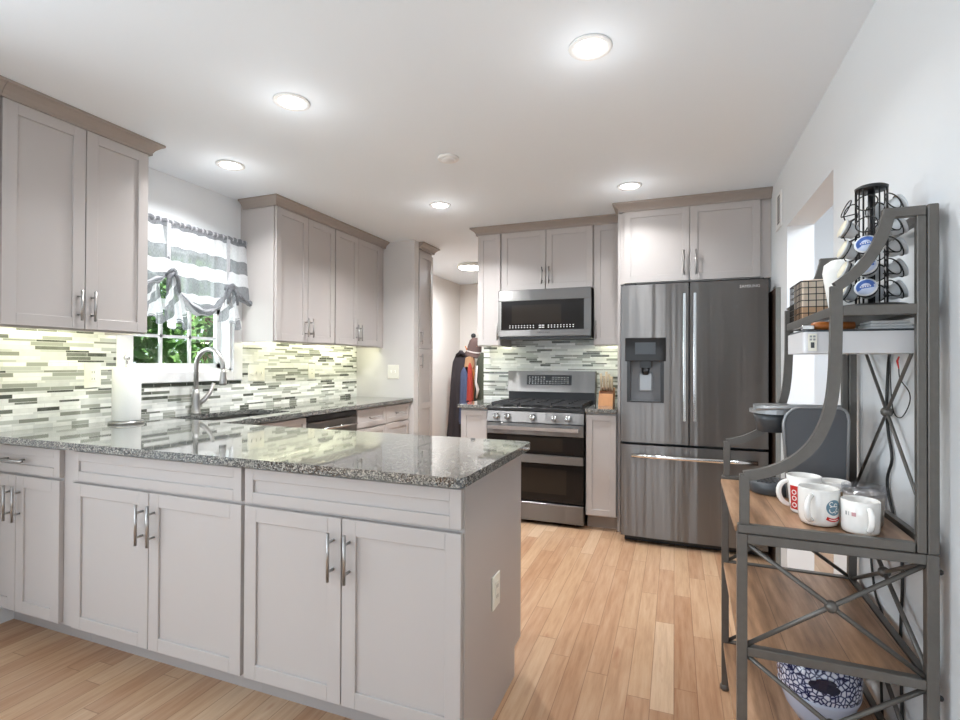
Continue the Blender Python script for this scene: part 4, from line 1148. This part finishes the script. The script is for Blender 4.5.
mb.raw([(x, y, z) for y in (1.925, 1.96) for x, z in pr_], [tuple(range(len(pr_))), tuple(range(len(pr_), 2 * len(pr_)))] + [(i, (i + 1) % len(pr_), len(pr_) + (i + 1) % len(pr_), len(pr_) + i) for i in range(len(pr_))])
mb.build('body', M_keur, t)
mb = MB()
tp = [(x, 1.924, z) for x, z in pr_[:-2]]
mb.tube([(.348, 1.924, SH + .003)] + tp + [(.5155, 1.924, SH + .262), (.510, 1.924, SH + .003)], .0045, 6); lab(mb.build('edge_trim', M_keur2, t), 'silver edge trim')
mb = MB(); mb.lathe([(.0, -.060), (.048, -.060), (.054, -.02), (.060, .002), (0, .002)], (.318, 2.02, SH + .268), 28); lab(mb.build('brew_head', M_keur3, t), 'dark brew head')
mb = MB(); mb.rbox(.250, .515, 1.945, 2.13, SH + .271, SH + .283, .085, 8); mb.rbox(.262, .50, 1.955, 2.12, SH + .283, SH + .298, .075, 8); lab(mb.build('lid', M_keur2, t), 'silver lid')
mb = MB(); mb.tube([(.262, 1.965, SH + .289), (.30, 1.94, SH + .294), (.40, 1.93, SH + .302), (.50, 1.95, SH + .302)], .007, 8); lab(mb.build('lift_handle', M_keur2, t), 'silver lift handle')
mb = MB(); mb.rbox(.365, .386, 1.98, 2.08, SH + .04, SH + .20, .009); lab(mb.build('back_splash', M_blk, t), 'black column behind the tray')
mb = MB(); mb.cyl((.352, 1.955, SH + .04), (.352, 1.955, SH + .195), .006, 8); lab(mb.build('chrome_strip', M_chrome, t), 'bright vertical strip')

# mugs and tumbler
def mug(label, x, y, r0, r1, h, haz, hr, group=None, cat='mug', m=None, prof=None):
    t = thing('mug', label, cat, (x, y, SH))
    th = .004
    P_ = prof or [(r0 * .85, 0), (r0 * .97, .004), (r0, .012), (r0 + (r1 - r0) * .5, h * .55), (r1, h)]
    P_ = [(a, b + .0005) for a, b in P_]
    inner = [(max(.002, a - th), max(b, .008)) for a, b in reversed(P_)]
    mb = MB(); mb.lathe(P_ + [(r1 - th / 2, h + .002)] + inner, (x, y, SH), 40); mb.build('mug_body', m or M_ceram, t)
    d = Vector((math.cos(haz), math.sin(haz), 0)); c = Vector((x, y, SH))
    pts = []
    for k in range(11):
        a = -PI / 2 + PI * k / 10
        rb = (r0 + (r1 - r0) * (.5 + .38 * math.sin(a)))
        pts.append(tuple(c + d * (rb * .965 + hr * math.cos(a)) + Vector((0, 0, h * (.52 + .33 * math.sin(a))))))
    mb = MB(); mb.tube(pts, [.006 + .0015 * math.cos(-PI / 2 + PI * k / 10) for k in range(11)], 10); mb.build('mug_handle', m or M_ceram, t)
    return t
def on_cyl(name, vs, fs, x, y, z0, rf, az0, m, parent, eps=.0006):
    """wrap flat (s,z) artwork on a mug: rf(z) is the wall radius"""
    mb = MB(); out = []
    for s_, z in vs:
        r = rf(z) + eps; a = az0 + s_ / r
        out.append((x + r * math.cos(a), y + r * math.sin(a), z0 + z))
    mb.raw(out, fs); return mb.build(name, m, parent)
def disc2(cx, cz, r, n=28, rings=4):
    vs = [(cx, cz)]; fs = []
    for j in range(1, rings + 1):
        for k in range(n): vs.append((cx + r * j / rings * math.cos(2 * PI * k / n), cz + r * j / rings * math.sin(2 * PI * k / n)))
    for k in range(n): fs.append((0, 1 + k, 1 + (k + 1) % n))
    for j in range(rings - 1):
        for k in range(n):
            a = 1 + j * n; b = a + n
            fs.append((a + k, a + (k + 1) % n, b + (k + 1) % n, b + k))
    return vs, fs
def band2(pts, w):
    vs = []; fs = []
    for i, p in enumerate(pts):
        q = Vector(pts[min(i + 1, len(pts) - 1)]) - Vector(pts[max(i - 1, 0)]); q.normalize(); nn = Vector((-q.y, q.x)) * w / 2
        vs += [(p[0] + nn.x, p[1] + nn.y), (p[0] - nn.x, p[1] - nn.y)]
        if i: fs.append((2 * i - 2, 2 * i - 1, 2 * i + 1, 2 * i))
    return vs, fs
def arc(cx, cz, r, a0, a1, n=12): return [(cx + r * math.cos(math.radians(a0 + (a1 - a0) * k / n)), cz + r * math.sin(math.radians(a0 + (a1 - a0) * k / n))) for k in range(n + 1)]
def rect2(s0, s1, z0, z1, n=6):
    vs = []; fs = []
    for i in range(n + 1): s_ = s0 + (s1 - s0) * i / n; vs += [(s_, z0), (s_, z1)]
    for i in range(n): fs.append((2 * i, 2 * i + 2, 2 * i + 3, 2 * i + 1))
    return vs, fs
# wide mug with a round blue emblem over a red ribbon
x, y = .374, 1.659
pf = [(.036, 0), (.044, .004), (.047, .014), (.0495, .03), (.0495, .097)]
t = mug('wide white mug with a round blue emblem and a red ribbon, nearest its row left', x, y, .0495, .0495, .099, math.radians(-122), .032, prof=pf)
toc = math.atan2(-y, -x)             # azimuth pointing at the viewer
rf = lambda z: .0497
ea = toc + .76
vs, fs = disc2(0, .056, .021); on_cyl('round_emblem', vs, fs, x, y, SH, rf, ea, M_bluep, t)
for k, pts in enumerate((arc(-.008, .066, .005, 40, 280), arc(.004, .063, .004, 0, 330), arc(.010, .050, .005, 100, 400), arc(-.006, .050, .007, 160, 340), [(-.012, .058), (-.002, .060), (.010, .058)], [(.0, .046), (.003, .040), (.006, .047)])):
    vs, fs = band2(pts, .002); on_cyl('emblem_lines', vs, fs, x, y, SH, rf, ea, M_ceram, t, .0010)
vs, fs = band2([(-.020, .028), (-.010, .024), (.0, .0225), (.010, .024), (.020, .028)], .009); on_cyl('red_ribbon', vs, fs, x, y, SH, rf, ea, M_red, t)
vs, fs = band2([(-.014, .0255), (-.005, .0232), (.005, .0232), (.014, .0255)], .002); on_cyl('ribbon_lettering', vs, fs, x, y, SH, rf, ea, M_ceram, t, .0010)
# small white mug with faint print
x, y = .457, 1.612
t = mug('plain white mug with a tiny faint print, in front of the tumbler', x, y, .0420, .0430, .084, math.radians(-82), .018)
toc = math.atan2(-y, -x)
for s0, s1, z0, z1, m in ((-.022, -.018, .048, .058, M_graymk), (-.014, -.0125, .048, .058, M_graymk), (-.006, .004, .048, .058, mat('faint_pink_print', S(196, 150, 152), .4))):
    vs, fs = rect2(s0, s1, z0, z1); on_cyl('small_print', vs, fs, x, y, SH, lambda z: .0420 + .001 * z / .084, toc - .30, m, t)
# tall flared mug with red panel
x, y = .361, 1.769
t = mug('tall flared white mug with a red lettered panel, behind the emblem mug', x, y, .036, .046, .108, math.radians(-168), .030)
toc = math.atan2(-y, -x); rf = lambda z: .036 + .010 * min(1, max(0, z / .108)) + .0005
vs, fs = [], []
for i in range(5):
    for j in range(9): vs.append((-.026 + .026 * i / 4, .012 + .070 * j / 8))
for i in range(4):
    for j in range(8): fs.append((i * 9 + j, i * 9 + j + 1, (i + 1) * 9 + j + 1, (i + 1) * 9 + j))
on_cyl('red_panel', vs, fs, x, y, SH, rf, toc - .30, M_red, t)
for cz in (.025, .045, .063):
    vs, fs = band2(arc(-.013, cz, .006, 0, 360, 16), .0026); on_cyl('white_letters', vs, fs, x, y, SH, rf, toc - .30, M_ceram, t, .0012)
# mug with woven sleeve
x, y = .445, 1.80
t = mug('white-rimmed mug in a tan woven sleeve, behind the tumbler', x, y, .041, .042, .092, math.radians(60), .02)
mb = MB(); mb.lathe([(.0418, .006), (.0432, .008), (.0438, .068), (.0424, .070), (.0418, .006)], (x, y, SH), 32); lab(mb.build('woven_sleeve', M_taupe, t), 'tan woven sleeve')
# tumbler
x, y = .492, 1.708
t = thing('tumbler', 'taupe metal tumbler with a clear plastic lid on the rack shelf', 'tumbler', (x, y, SH))
mb = MB(); mb.lathe([(.040, .0005), (.043, .003), (.0485, .088), (.0455, .088), (.040, .006), (0, .006)], (x, y, SH), 36); mb.build('tumbler_body', M_tumbler, t)
mb = MB(); mb.lathe([(.0495, .080), (.0515, .082), (.0515, .104), (.046, .106), (.044, .098), (0, .098), (0, .090), (.0485, .0895), (.0495, .08)], (x, y, SH), 36); lab(mb.build('clear_lid', M_lid, t), 'clear lid')
mb = MB(); mb.rbox(x - .016, x + .016, y - .03, y - .012, SH + .0985, SH + .106, .006); mb.build('lid_slider', M_lid, t)

# pot on the bottom shelf
x, y, zb = .405, 1.80, .186
t = thing('pot', 'blue and white pebble-patterned pot on the bottom rack shelf', 'pot', (x, y, zb))
mb = MB(); mb.lathe([(.050, .0005), (.056, .003), (.085, .045), (.103, .092), (.106, .104), (.1, .104), (.05, .01)], (x, y, zb), 48); lab(mb.build('glazed_base', M_paleblue, t), 'plain pale blue base')
mb = MB(); mb.lathe([(.100, .098), (.1045, .104), (.108, .13), (.108, .165), (.100, .195), (.085, .212), (.06, .218), (.06, .212), (.085, .2)], (x, y, zb), 48); mb.build('pebbled_wall', M_pebble, t)
mb = MB()
a0 = math.atan2(-y, -x) + .12
for (da, dz, w) in ((0, .155, .030), (-.16, .158, .02), (.20, .153, .018), (.05, .168, .026)):
    r = .1105; vs = [(x + r * math.cos(a0 + da + u_ * w / r), y + r * math.sin(a0 + da + u_ * w / r), zb + dz + v_ * .013) for u_, v_ in [(math.cos(2 * PI * k / 14), math.sin(2 * PI * k / 14)) for k in range(14)]]
    mb.raw(vs, [tuple(range(14))])
lab(mb.build('navy_motif', M_navy, t), 'dark navy motif')
mb = MB(); mb.lathe([(.062, .214), (.060, .224), (.02, .232), (0, .234)], (x, y, zb), 32); lab(mb.build('lid', M_navy, t), 'navy lid')

# radio hung under the narrow shelf
t = thing('under_shelf_radio', 'silver-white under-shelf radio hung below the narrow top shelf', 'radio', (.45, 1.69, 1.27))
mb = MB(); mb.rbox(.322, .580, 1.59, 1.79, 1.281, 1.338, .012, 6); mb.build('radio_body', M_radio, t)
mb = MB(); mb.rbox(.326, .576, 1.594, 1.786, 1.3385, 1.3435, .012, 6); lab(mb.build('top_tray', M_keur3, t), 'dark top tray')
for xx in (.42, .545):
    mb = MB(); mb.box(xx - .008, xx + .008, 1.72, 1.78, 1.344, 1.374); mb.build('mount_bracket', M_radio, t)
RF = Frame((0, 1.589, 0), (1, 0, 0), (0, -1, 0))
mb = MB(RF); mb.box(.334, .354, .0, .002, 1.287, 1.333); lab(mb.build('button_panel', M_plate, t), 'pale button panel')
mb = MB(RF); mb.box(.340, .348, .002, .003, 1.295, 1.310); lab(mb.build('display', M_keur3, t), 'small dark display')
for zz in (1.317, 1.325):
    for xx in (.3375, .3455):
        mb = MB(RF); mb.box(xx, xx + .005, .002, .0035, zz - .002, zz + .003); mb.build('button', M_keur2, t)
mb = MB(); mb.box(.566, .5815, 1.60, 1.78, 1.284, 1.336, .002); lab(mb.build('end_cap', mat('brownish_end_cap', S(150, 138, 132), .4), t), 'brownish end cap')

t = thing('kitchen_utensil', 'utensil with an orange wooden handle lying on the radio', 'utensil', (.41, 1.64, 1.344))
mb = MB(); mb.tube([(.352, 1.625, 1.3565), (.37, 1.63, 1.3565), (.42, 1.64, 1.3565), (.452, 1.645, 1.3565)], [.009, .0115, .0115, .010], 10); mb.build('wooden_handle', M_orange, t)
mb = MB(); mb.box(.325, .354, 1.612, 1.632, 1.345, 1.357, .002); lab(mb.build('steel_end', M_chrome, t), 'steel end')
t = thing('folded_paper', 'white folded paper lying on the right of the radio', 'paper', (.52, 1.65, 1.344))
mb = MB()
for k in range(3): mb.box(.475 + .004 * k, .572 - .003 * k, 1.605 + .006 * k, 1.71, 1.3437 + k * .008, 1.3505 + k * .008, .002)
mb.build('sheets', M_trim, t)

# wire basket and its box
BX0, BX1, BY0, BY1, BZ0, BZ1 = .398, .552, 1.99, 2.16, 1.4005, 1.530
t = thing('wire_basket', 'black wire basket at the far end of the narrow top shelf', 'basket', ((BX0 + BX1) / 2, (BY0 + BY1) / 2, BZ0))
wr = .0016
def wires(segs, name):
    mb = MB()
    for a, b in segs: mb.cyl(a, b, wr, 5)
    mb.build(name, M_wire, t)
for nm, y_ in (('near_side', BY0), ('far_side', BY1)):
    sg = [((BX0 + (BX1 - BX0) * k / 7, y_, BZ0 + wr), (BX0 + (BX1 - BX0) * k / 7, y_, BZ1)) for k in range(8)] + [((BX0, y_, BZ0 + wr + (BZ1 - BZ0 - wr) * k / 6), (BX1, y_, BZ0 + wr + (BZ1 - BZ0 - wr) * k / 6)) for k in range(7)]
    wires(sg, nm)
for nm, x_ in (('left_side', BX0), ('right_side', BX1)):
    sg = [((x_, BY0 + (BY1 - BY0) * k / 8, BZ0 + wr), (x_, BY0 + (BY1 - BY0) * k / 8, BZ1)) for k in range(1, 8)] + [((x_, BY0, BZ0 + wr + (BZ1 - BZ0 - wr) * k / 6), (x_, BY1, BZ0 + wr + (BZ1 - BZ0 - wr) * k / 6)) for k in range(7)]
    wires(sg, nm)
wires([((BX0 + (BX1 - BX0) * k / 7, BY0, BZ0 + wr), (BX0 + (BX1 - BX0) * k / 7, BY1, BZ0 + wr)) for k in range(1, 7)], 'basket_floor')
mb = MB(); mb.tube([(BX0, BY0, BZ1), (BX1, BY0, BZ1), (BX1, BY1, BZ1), (BX0, BY1, BZ1)], .0028, 6, True); mb.build('rim', M_wire, t)
t = thing('tan_box', 'pale tan box sitting inside the wire basket', 'box', (.465, 2.08, 1.404))
mb = MB(); mb.box(BX0 + .008, BX1 - .008, BY0 + .008, BY1 - .02, 1.4045, 1.537, .003); mb.build('carton', M_tan, t)
mb = MB(); mb.box(BX0 + .0075, BX1 - .0075, BY0 + .0075, BY1 - .0195, 1.405, 1.447); lab(mb.build('lower_band', M_kraft, t), 'darker lower band')
t = thing('coffee_filters', 'white rounded stack of paper behind the coffee pod carousel', 'paper filters', (.50, 1.90, 1.397))
mb = MB(); mb.lathe([(.030, 0.0005), (.034, .02), (.052, .14), (.048, .165), (.03, .178), (0, .181)], (.488, 1.885, 1.397), 24); mb.build('filter_stack', M_paper, t)

# coffee pod carousel
KX, KY, KZ = .490, 1.640, 1.3965
t = thing('pod_carousel', 'black wire coffee pod carousel on the narrow top shelf', 'pod carousel', (KX, KY, KZ))
mb = MB(); mb.lathe([(.078, .0005), (.080, .004), (.076, .012), (.03, .016), (0, .017)], (KX, KY, KZ), 36); mb.build('base_disc', M_blk, t)
mb = MB(); mb.cyl((KX, KY, KZ + .015), (KX, KY, KZ + .322), .008, 12); mb.build('post', M_blk, t)
mb = MB(); mb.lathe([(.0, .318), (.036, .318), (.037, .326), (.030, .330), (0, .331)], (KX, KY, KZ), 28); mb.build('top_cap', M_blk, t)
vaz = math.atan2(-KY, -KX)
cols = [70, 10, -50, -104, 190, 130]
rows = [.048, .104, .160, .216, .272]
RR = .052
def radial(th):
    a = vaz - math.radians(th); return Vector((math.cos(a), math.sin(a), 0)), Vector((-math.sin(a), math.cos(a), 0))
for ci, th in enumerate(cols):
    d, s_ = radial(th); c0 = Vector((KX, KY, KZ))
    mb = MB()
    for q in (-.012, .012): mb.cyl(tuple(c0 + d * .032 + s_ * q + Vector((0, 0, .012))), tuple(c0 + d * .032 + s_ * q + Vector((0, 0, .320))), .0018, 6)
    mb.build('upright_wire', M_wire, t)
    for rz in rows:
        ax = (d * .92 + Vector((0, 0, .38))).normalized()
        v2 = ax.cross(s_).normalized(); cen = c0 + d * RR + Vector((0, 0, rz)) + ax * .006
        mb = MB(); mb.tube([tuple(cen + (s_ * math.cos(a) + v2 * math.sin(a)) * .0235) for a in [2 * PI * k / 20 for k in range(20)]], .0016, 6, True)
        mb.cyl(tuple(c0 + d * .032 + Vector((0, 0, rz - .012))), tuple(cen - v2 * math.copysign(.0235, v2.z)), .0016, 6)
        mb.build('pod_loop', M_wire, t)
ordn = ['lowest', 'second', 'third', 'fourth', 'topmost']
def pod(ci, ri, kind, label):
    th = cols[ci]; d, s_ = radial(th)
    ax = (d * .92 + Vector((0, 0, .38))).normalized()
    base = Vector((KX, KY, KZ)) + d * RR + Vector((0, 0, rows[ri])) - ax * .018
    t = thing('coffee_pod', label, 'coffee pod', tuple(base), 'coffee pods on the carousel')
    mb = MB(); mb.lathe([(0, 0), (.0165, 0), (.0185, .003), (.0222, .030), (.0252, .031), (.0252, .034), (.0, .0345)], tuple(base), 24, tuple(ax)); mb.build('pod_cup', M_pod, t)
    if kind == 'blue':
        mb = MB(); mb.lathe([(0, .0348), (.0222, .0348), (.0222, .0352), (0, .0353)], tuple(base), 24, tuple(ax)); l = mb.build('foil_lid', M_podpale, t)
        v2 = ax.cross(s_).normalized()
        if v2.z < 0: v2 = -v2
        class LF(Frame):
            pass
        rgt = v2.cross(ax)
        pl = lambda a, b, e: tuple(base + ax * (.0353 + e) + rgt * a + v2 * b)
        mb = MB()
        ring_o = [pl(.0205 * math.cos(q), .0205 * math.sin(q), .0002) for q in [math.radians(20 + 200 * k / 16) for k in range(17)]]
        ring_i = [pl(.011 * math.cos(q), .011 * math.sin(q), .0002) for q in [math.radians(20 + 200 * k / 16) for k in range(17)]]
        mb.raw(ring_o + ring_i, [(k, k + 1, 18 + k, 17 + k) for k in range(16)])
        mb.raw([pl(-.018, -.006, .0002), pl(.018, -.002, .0002), pl(.016, .006, .0002), pl(-.018, .002, .0002)], [(0, 1, 2, 3)])
        lab(mb.build('blue_print', M_podblue, l), 'blue print')
        mb = MB()
        for k in range(5): mb.raw([pl(-.012 + k * .005, -.002 + k * .0005, .0004), pl(-.009 + k * .005, -.002 + k * .0005, .0004), pl(-.009 + k * .005, .002 + k * .0005, .0004), pl(-.012 + k * .005, .002 + k * .0005, .0004)], [(0, 1, 2, 3)])
        mb.build('white_letters', M_mark, l)
    else:
        mb = MB(); mb.lathe([(0, .0348), (.0236, .0348), (.0232, .0353), (0, .0354)], tuple(base), 24, tuple(ax)); mb.build('foil_lid', M_podlid if kind == 'cream' else M_podpale, t)
for ri in range(4): pod(0, ri, 'cream', 'cream-lidded coffee pod at the left of the carousel, %s of its column' % ordn[ri].replace('fourth', 'topmost'))
for ri in range(3): pod(1, ri, 'blue', 'blue-printed coffee pod facing the viewer, %s of three' % ('lowest', 'middle', 'topmost')[ri])
for ri in range(5): pod(3, ri, 'plain', 'coffee pod turned away at the right of the carousel, %s of its column' % ordn[ri].replace('second', 'second from below').replace('third', 'middle').replace('fourth', 'second from above'))
for ri in (0, 1, 3, 4): pod(4, ri, 'plain', 'coffee pod at the back of the carousel by the wall, %s filled holder' % {0: 'lowest', 1: 'second', 3: 'third', 4: 'topmost'}[ri])

# cords along the wall
def cord(name, label, pts, r, m=None):
    # smooth through the points
    out = []
    P_ = [Vector(p) for p in pts]
    for i in range(len(P_) - 1):
        p0 = P_[max(0, i - 1)]; p1 = P_[i]; p2 = P_[i + 1]; p3 = P_[min(len(P_) - 1, i + 2)]
        for k in range(6):
            q = k / 6
            out.append(tuple(.5 * ((2 * p1) + (p2 - p0) * q + (2 * p0 - 5 * p1 + 4 * p2 - p3) * q * q + (3 * p1 - p0 - 3 * p2 + p3) * q ** 3)))
    out.append(tuple(P_[-1]))
    mb = MB(); mb.tube(out, r, 6)
    return tag(mb.build(name, m or M_wire), label, 'cord')
wx = XR - .008
cord('power_cord', 'thick black cord hanging down the wall behind the rack from the radio', [(wx - .02, 1.80, 1.31), (wx, 1.885, 1.26), (wx, 1.90, 1.12), (wx, 1.885, 1.04), (wx, 1.86, .97), (wx, 1.895, .88), (wx, 1.79, .70), (wx, 1.80, .45), (wx, 1.78, .12)], .0042)
cord('power_cord', 'thin dark wire looping over the wall behind the rack, with a red and white tip', [(wx, 1.875, 1.29), (wx, 1.87, 1.20), (wx, 1.85, 1.115), (wx, 1.795, 1.10), (wx, 1.742, 1.14), (wx, 1.74, 1.175), (wx, 1.80, 1.21), (wx, 1.81, 1.24)], .0015)
mb = MB(); mb.tube([(wx, 1.81, 1.24), (wx - .003, 1.812, 1.262), (wx, 1.808, 1.275)], [.0015, .003, .002], 6); o = bpy.data.objects['power_cord.001']; lab(mb.build('plug_tip', M_red, o), 'red and white tip')
cord('power_cord', 'black coffee maker cord dangling below the main shelf at the back', [(wx, 2.02, .80), (wx, 2.04, .66), (wx, 2.0, .52), (wx, 1.93, .46), (wx, 1.95, .30), (wx, 1.93, .10)], .0038)

# ---------------------------------------------------------------- trees outside the kitchen window
def tree(x, y, h, r, label, m, seed, n=2600):
    rnd = random.Random(seed)
    t = thing('leafy_tree', label, 'tree', (x, y, -.9))
    mb = MB(); mb.tube([(x, y, -.9), (x + .1, y, h * .3), (x, y + .1, h * .55)], [.16, .12, .06], 8); mb.build('trunk', M_bark, t)
    mb = MB()
    for k in range(n):
        while True:
            p = Vector((rnd.uniform(-1, 1), rnd.uniform(-1, 1), rnd.uniform(-1, 1)))
            if .25 < p.length < 1: break
        blob = 1 + .25 * math.sin(5 * p.x + seed) * math.cos(4 * p.y)
        c = Vector((x + p.x * r * blob, y + p.y * r * blob, h * .5 + p.z * h * .52))
        a = Vector((rnd.uniform(-1, 1), rnd.uniform(-1, 1), rnd.uniform(-1, 1))).normalized(); b = a.cross(Vector((rnd.uniform(-1, 1), rnd.uniform(-1, 1), rnd.uniform(-1, 1)))).normalized()
        L = rnd.uniform(.05, .11)
        mb.raw([tuple(c - a * L), tuple(c + b * L * .45), tuple(c + a * L), tuple(c - b * L * .45)], [(0, 1, 2, 3)])
    mb.build('foliage', m, t)
tree(-5.6, 3.6, 3.0, .95, 'dark green leafy tree outside the window, nearest the glass', M_leaf, 1)
tree(-7.2, 6.2, 3.6, 1.35, 'bright green leafy tree outside the window, right of the nearest one', M_leaf2, 2)
tree(-11.0, 7.2, 4.6, 1.6, 'tall dark green tree farther behind the window trees', M_leaf, 3)
tree(-14.0, 11.6, 5.0, 1.9, 'pale leafy tree farthest away outside the window', M_leaf2, 4)
t = thing('deck_railing', 'white railing rail outside the window in front of the trees', 'railing', (-4.4, 3.5, -.9))
for z in (.72, .95):
    mb = MB(); mb.box(-4.42, -4.38, 1.6, 6.0, z, z + .03); mb.build('rail', M_trim, t)
for y in (1.6, 3.0, 4.4, 5.96):
    mb = MB(); mb.box(-4.44, -4.36, y, y + .07, -.9, 1.02); mb.build('post', M_trim, t)
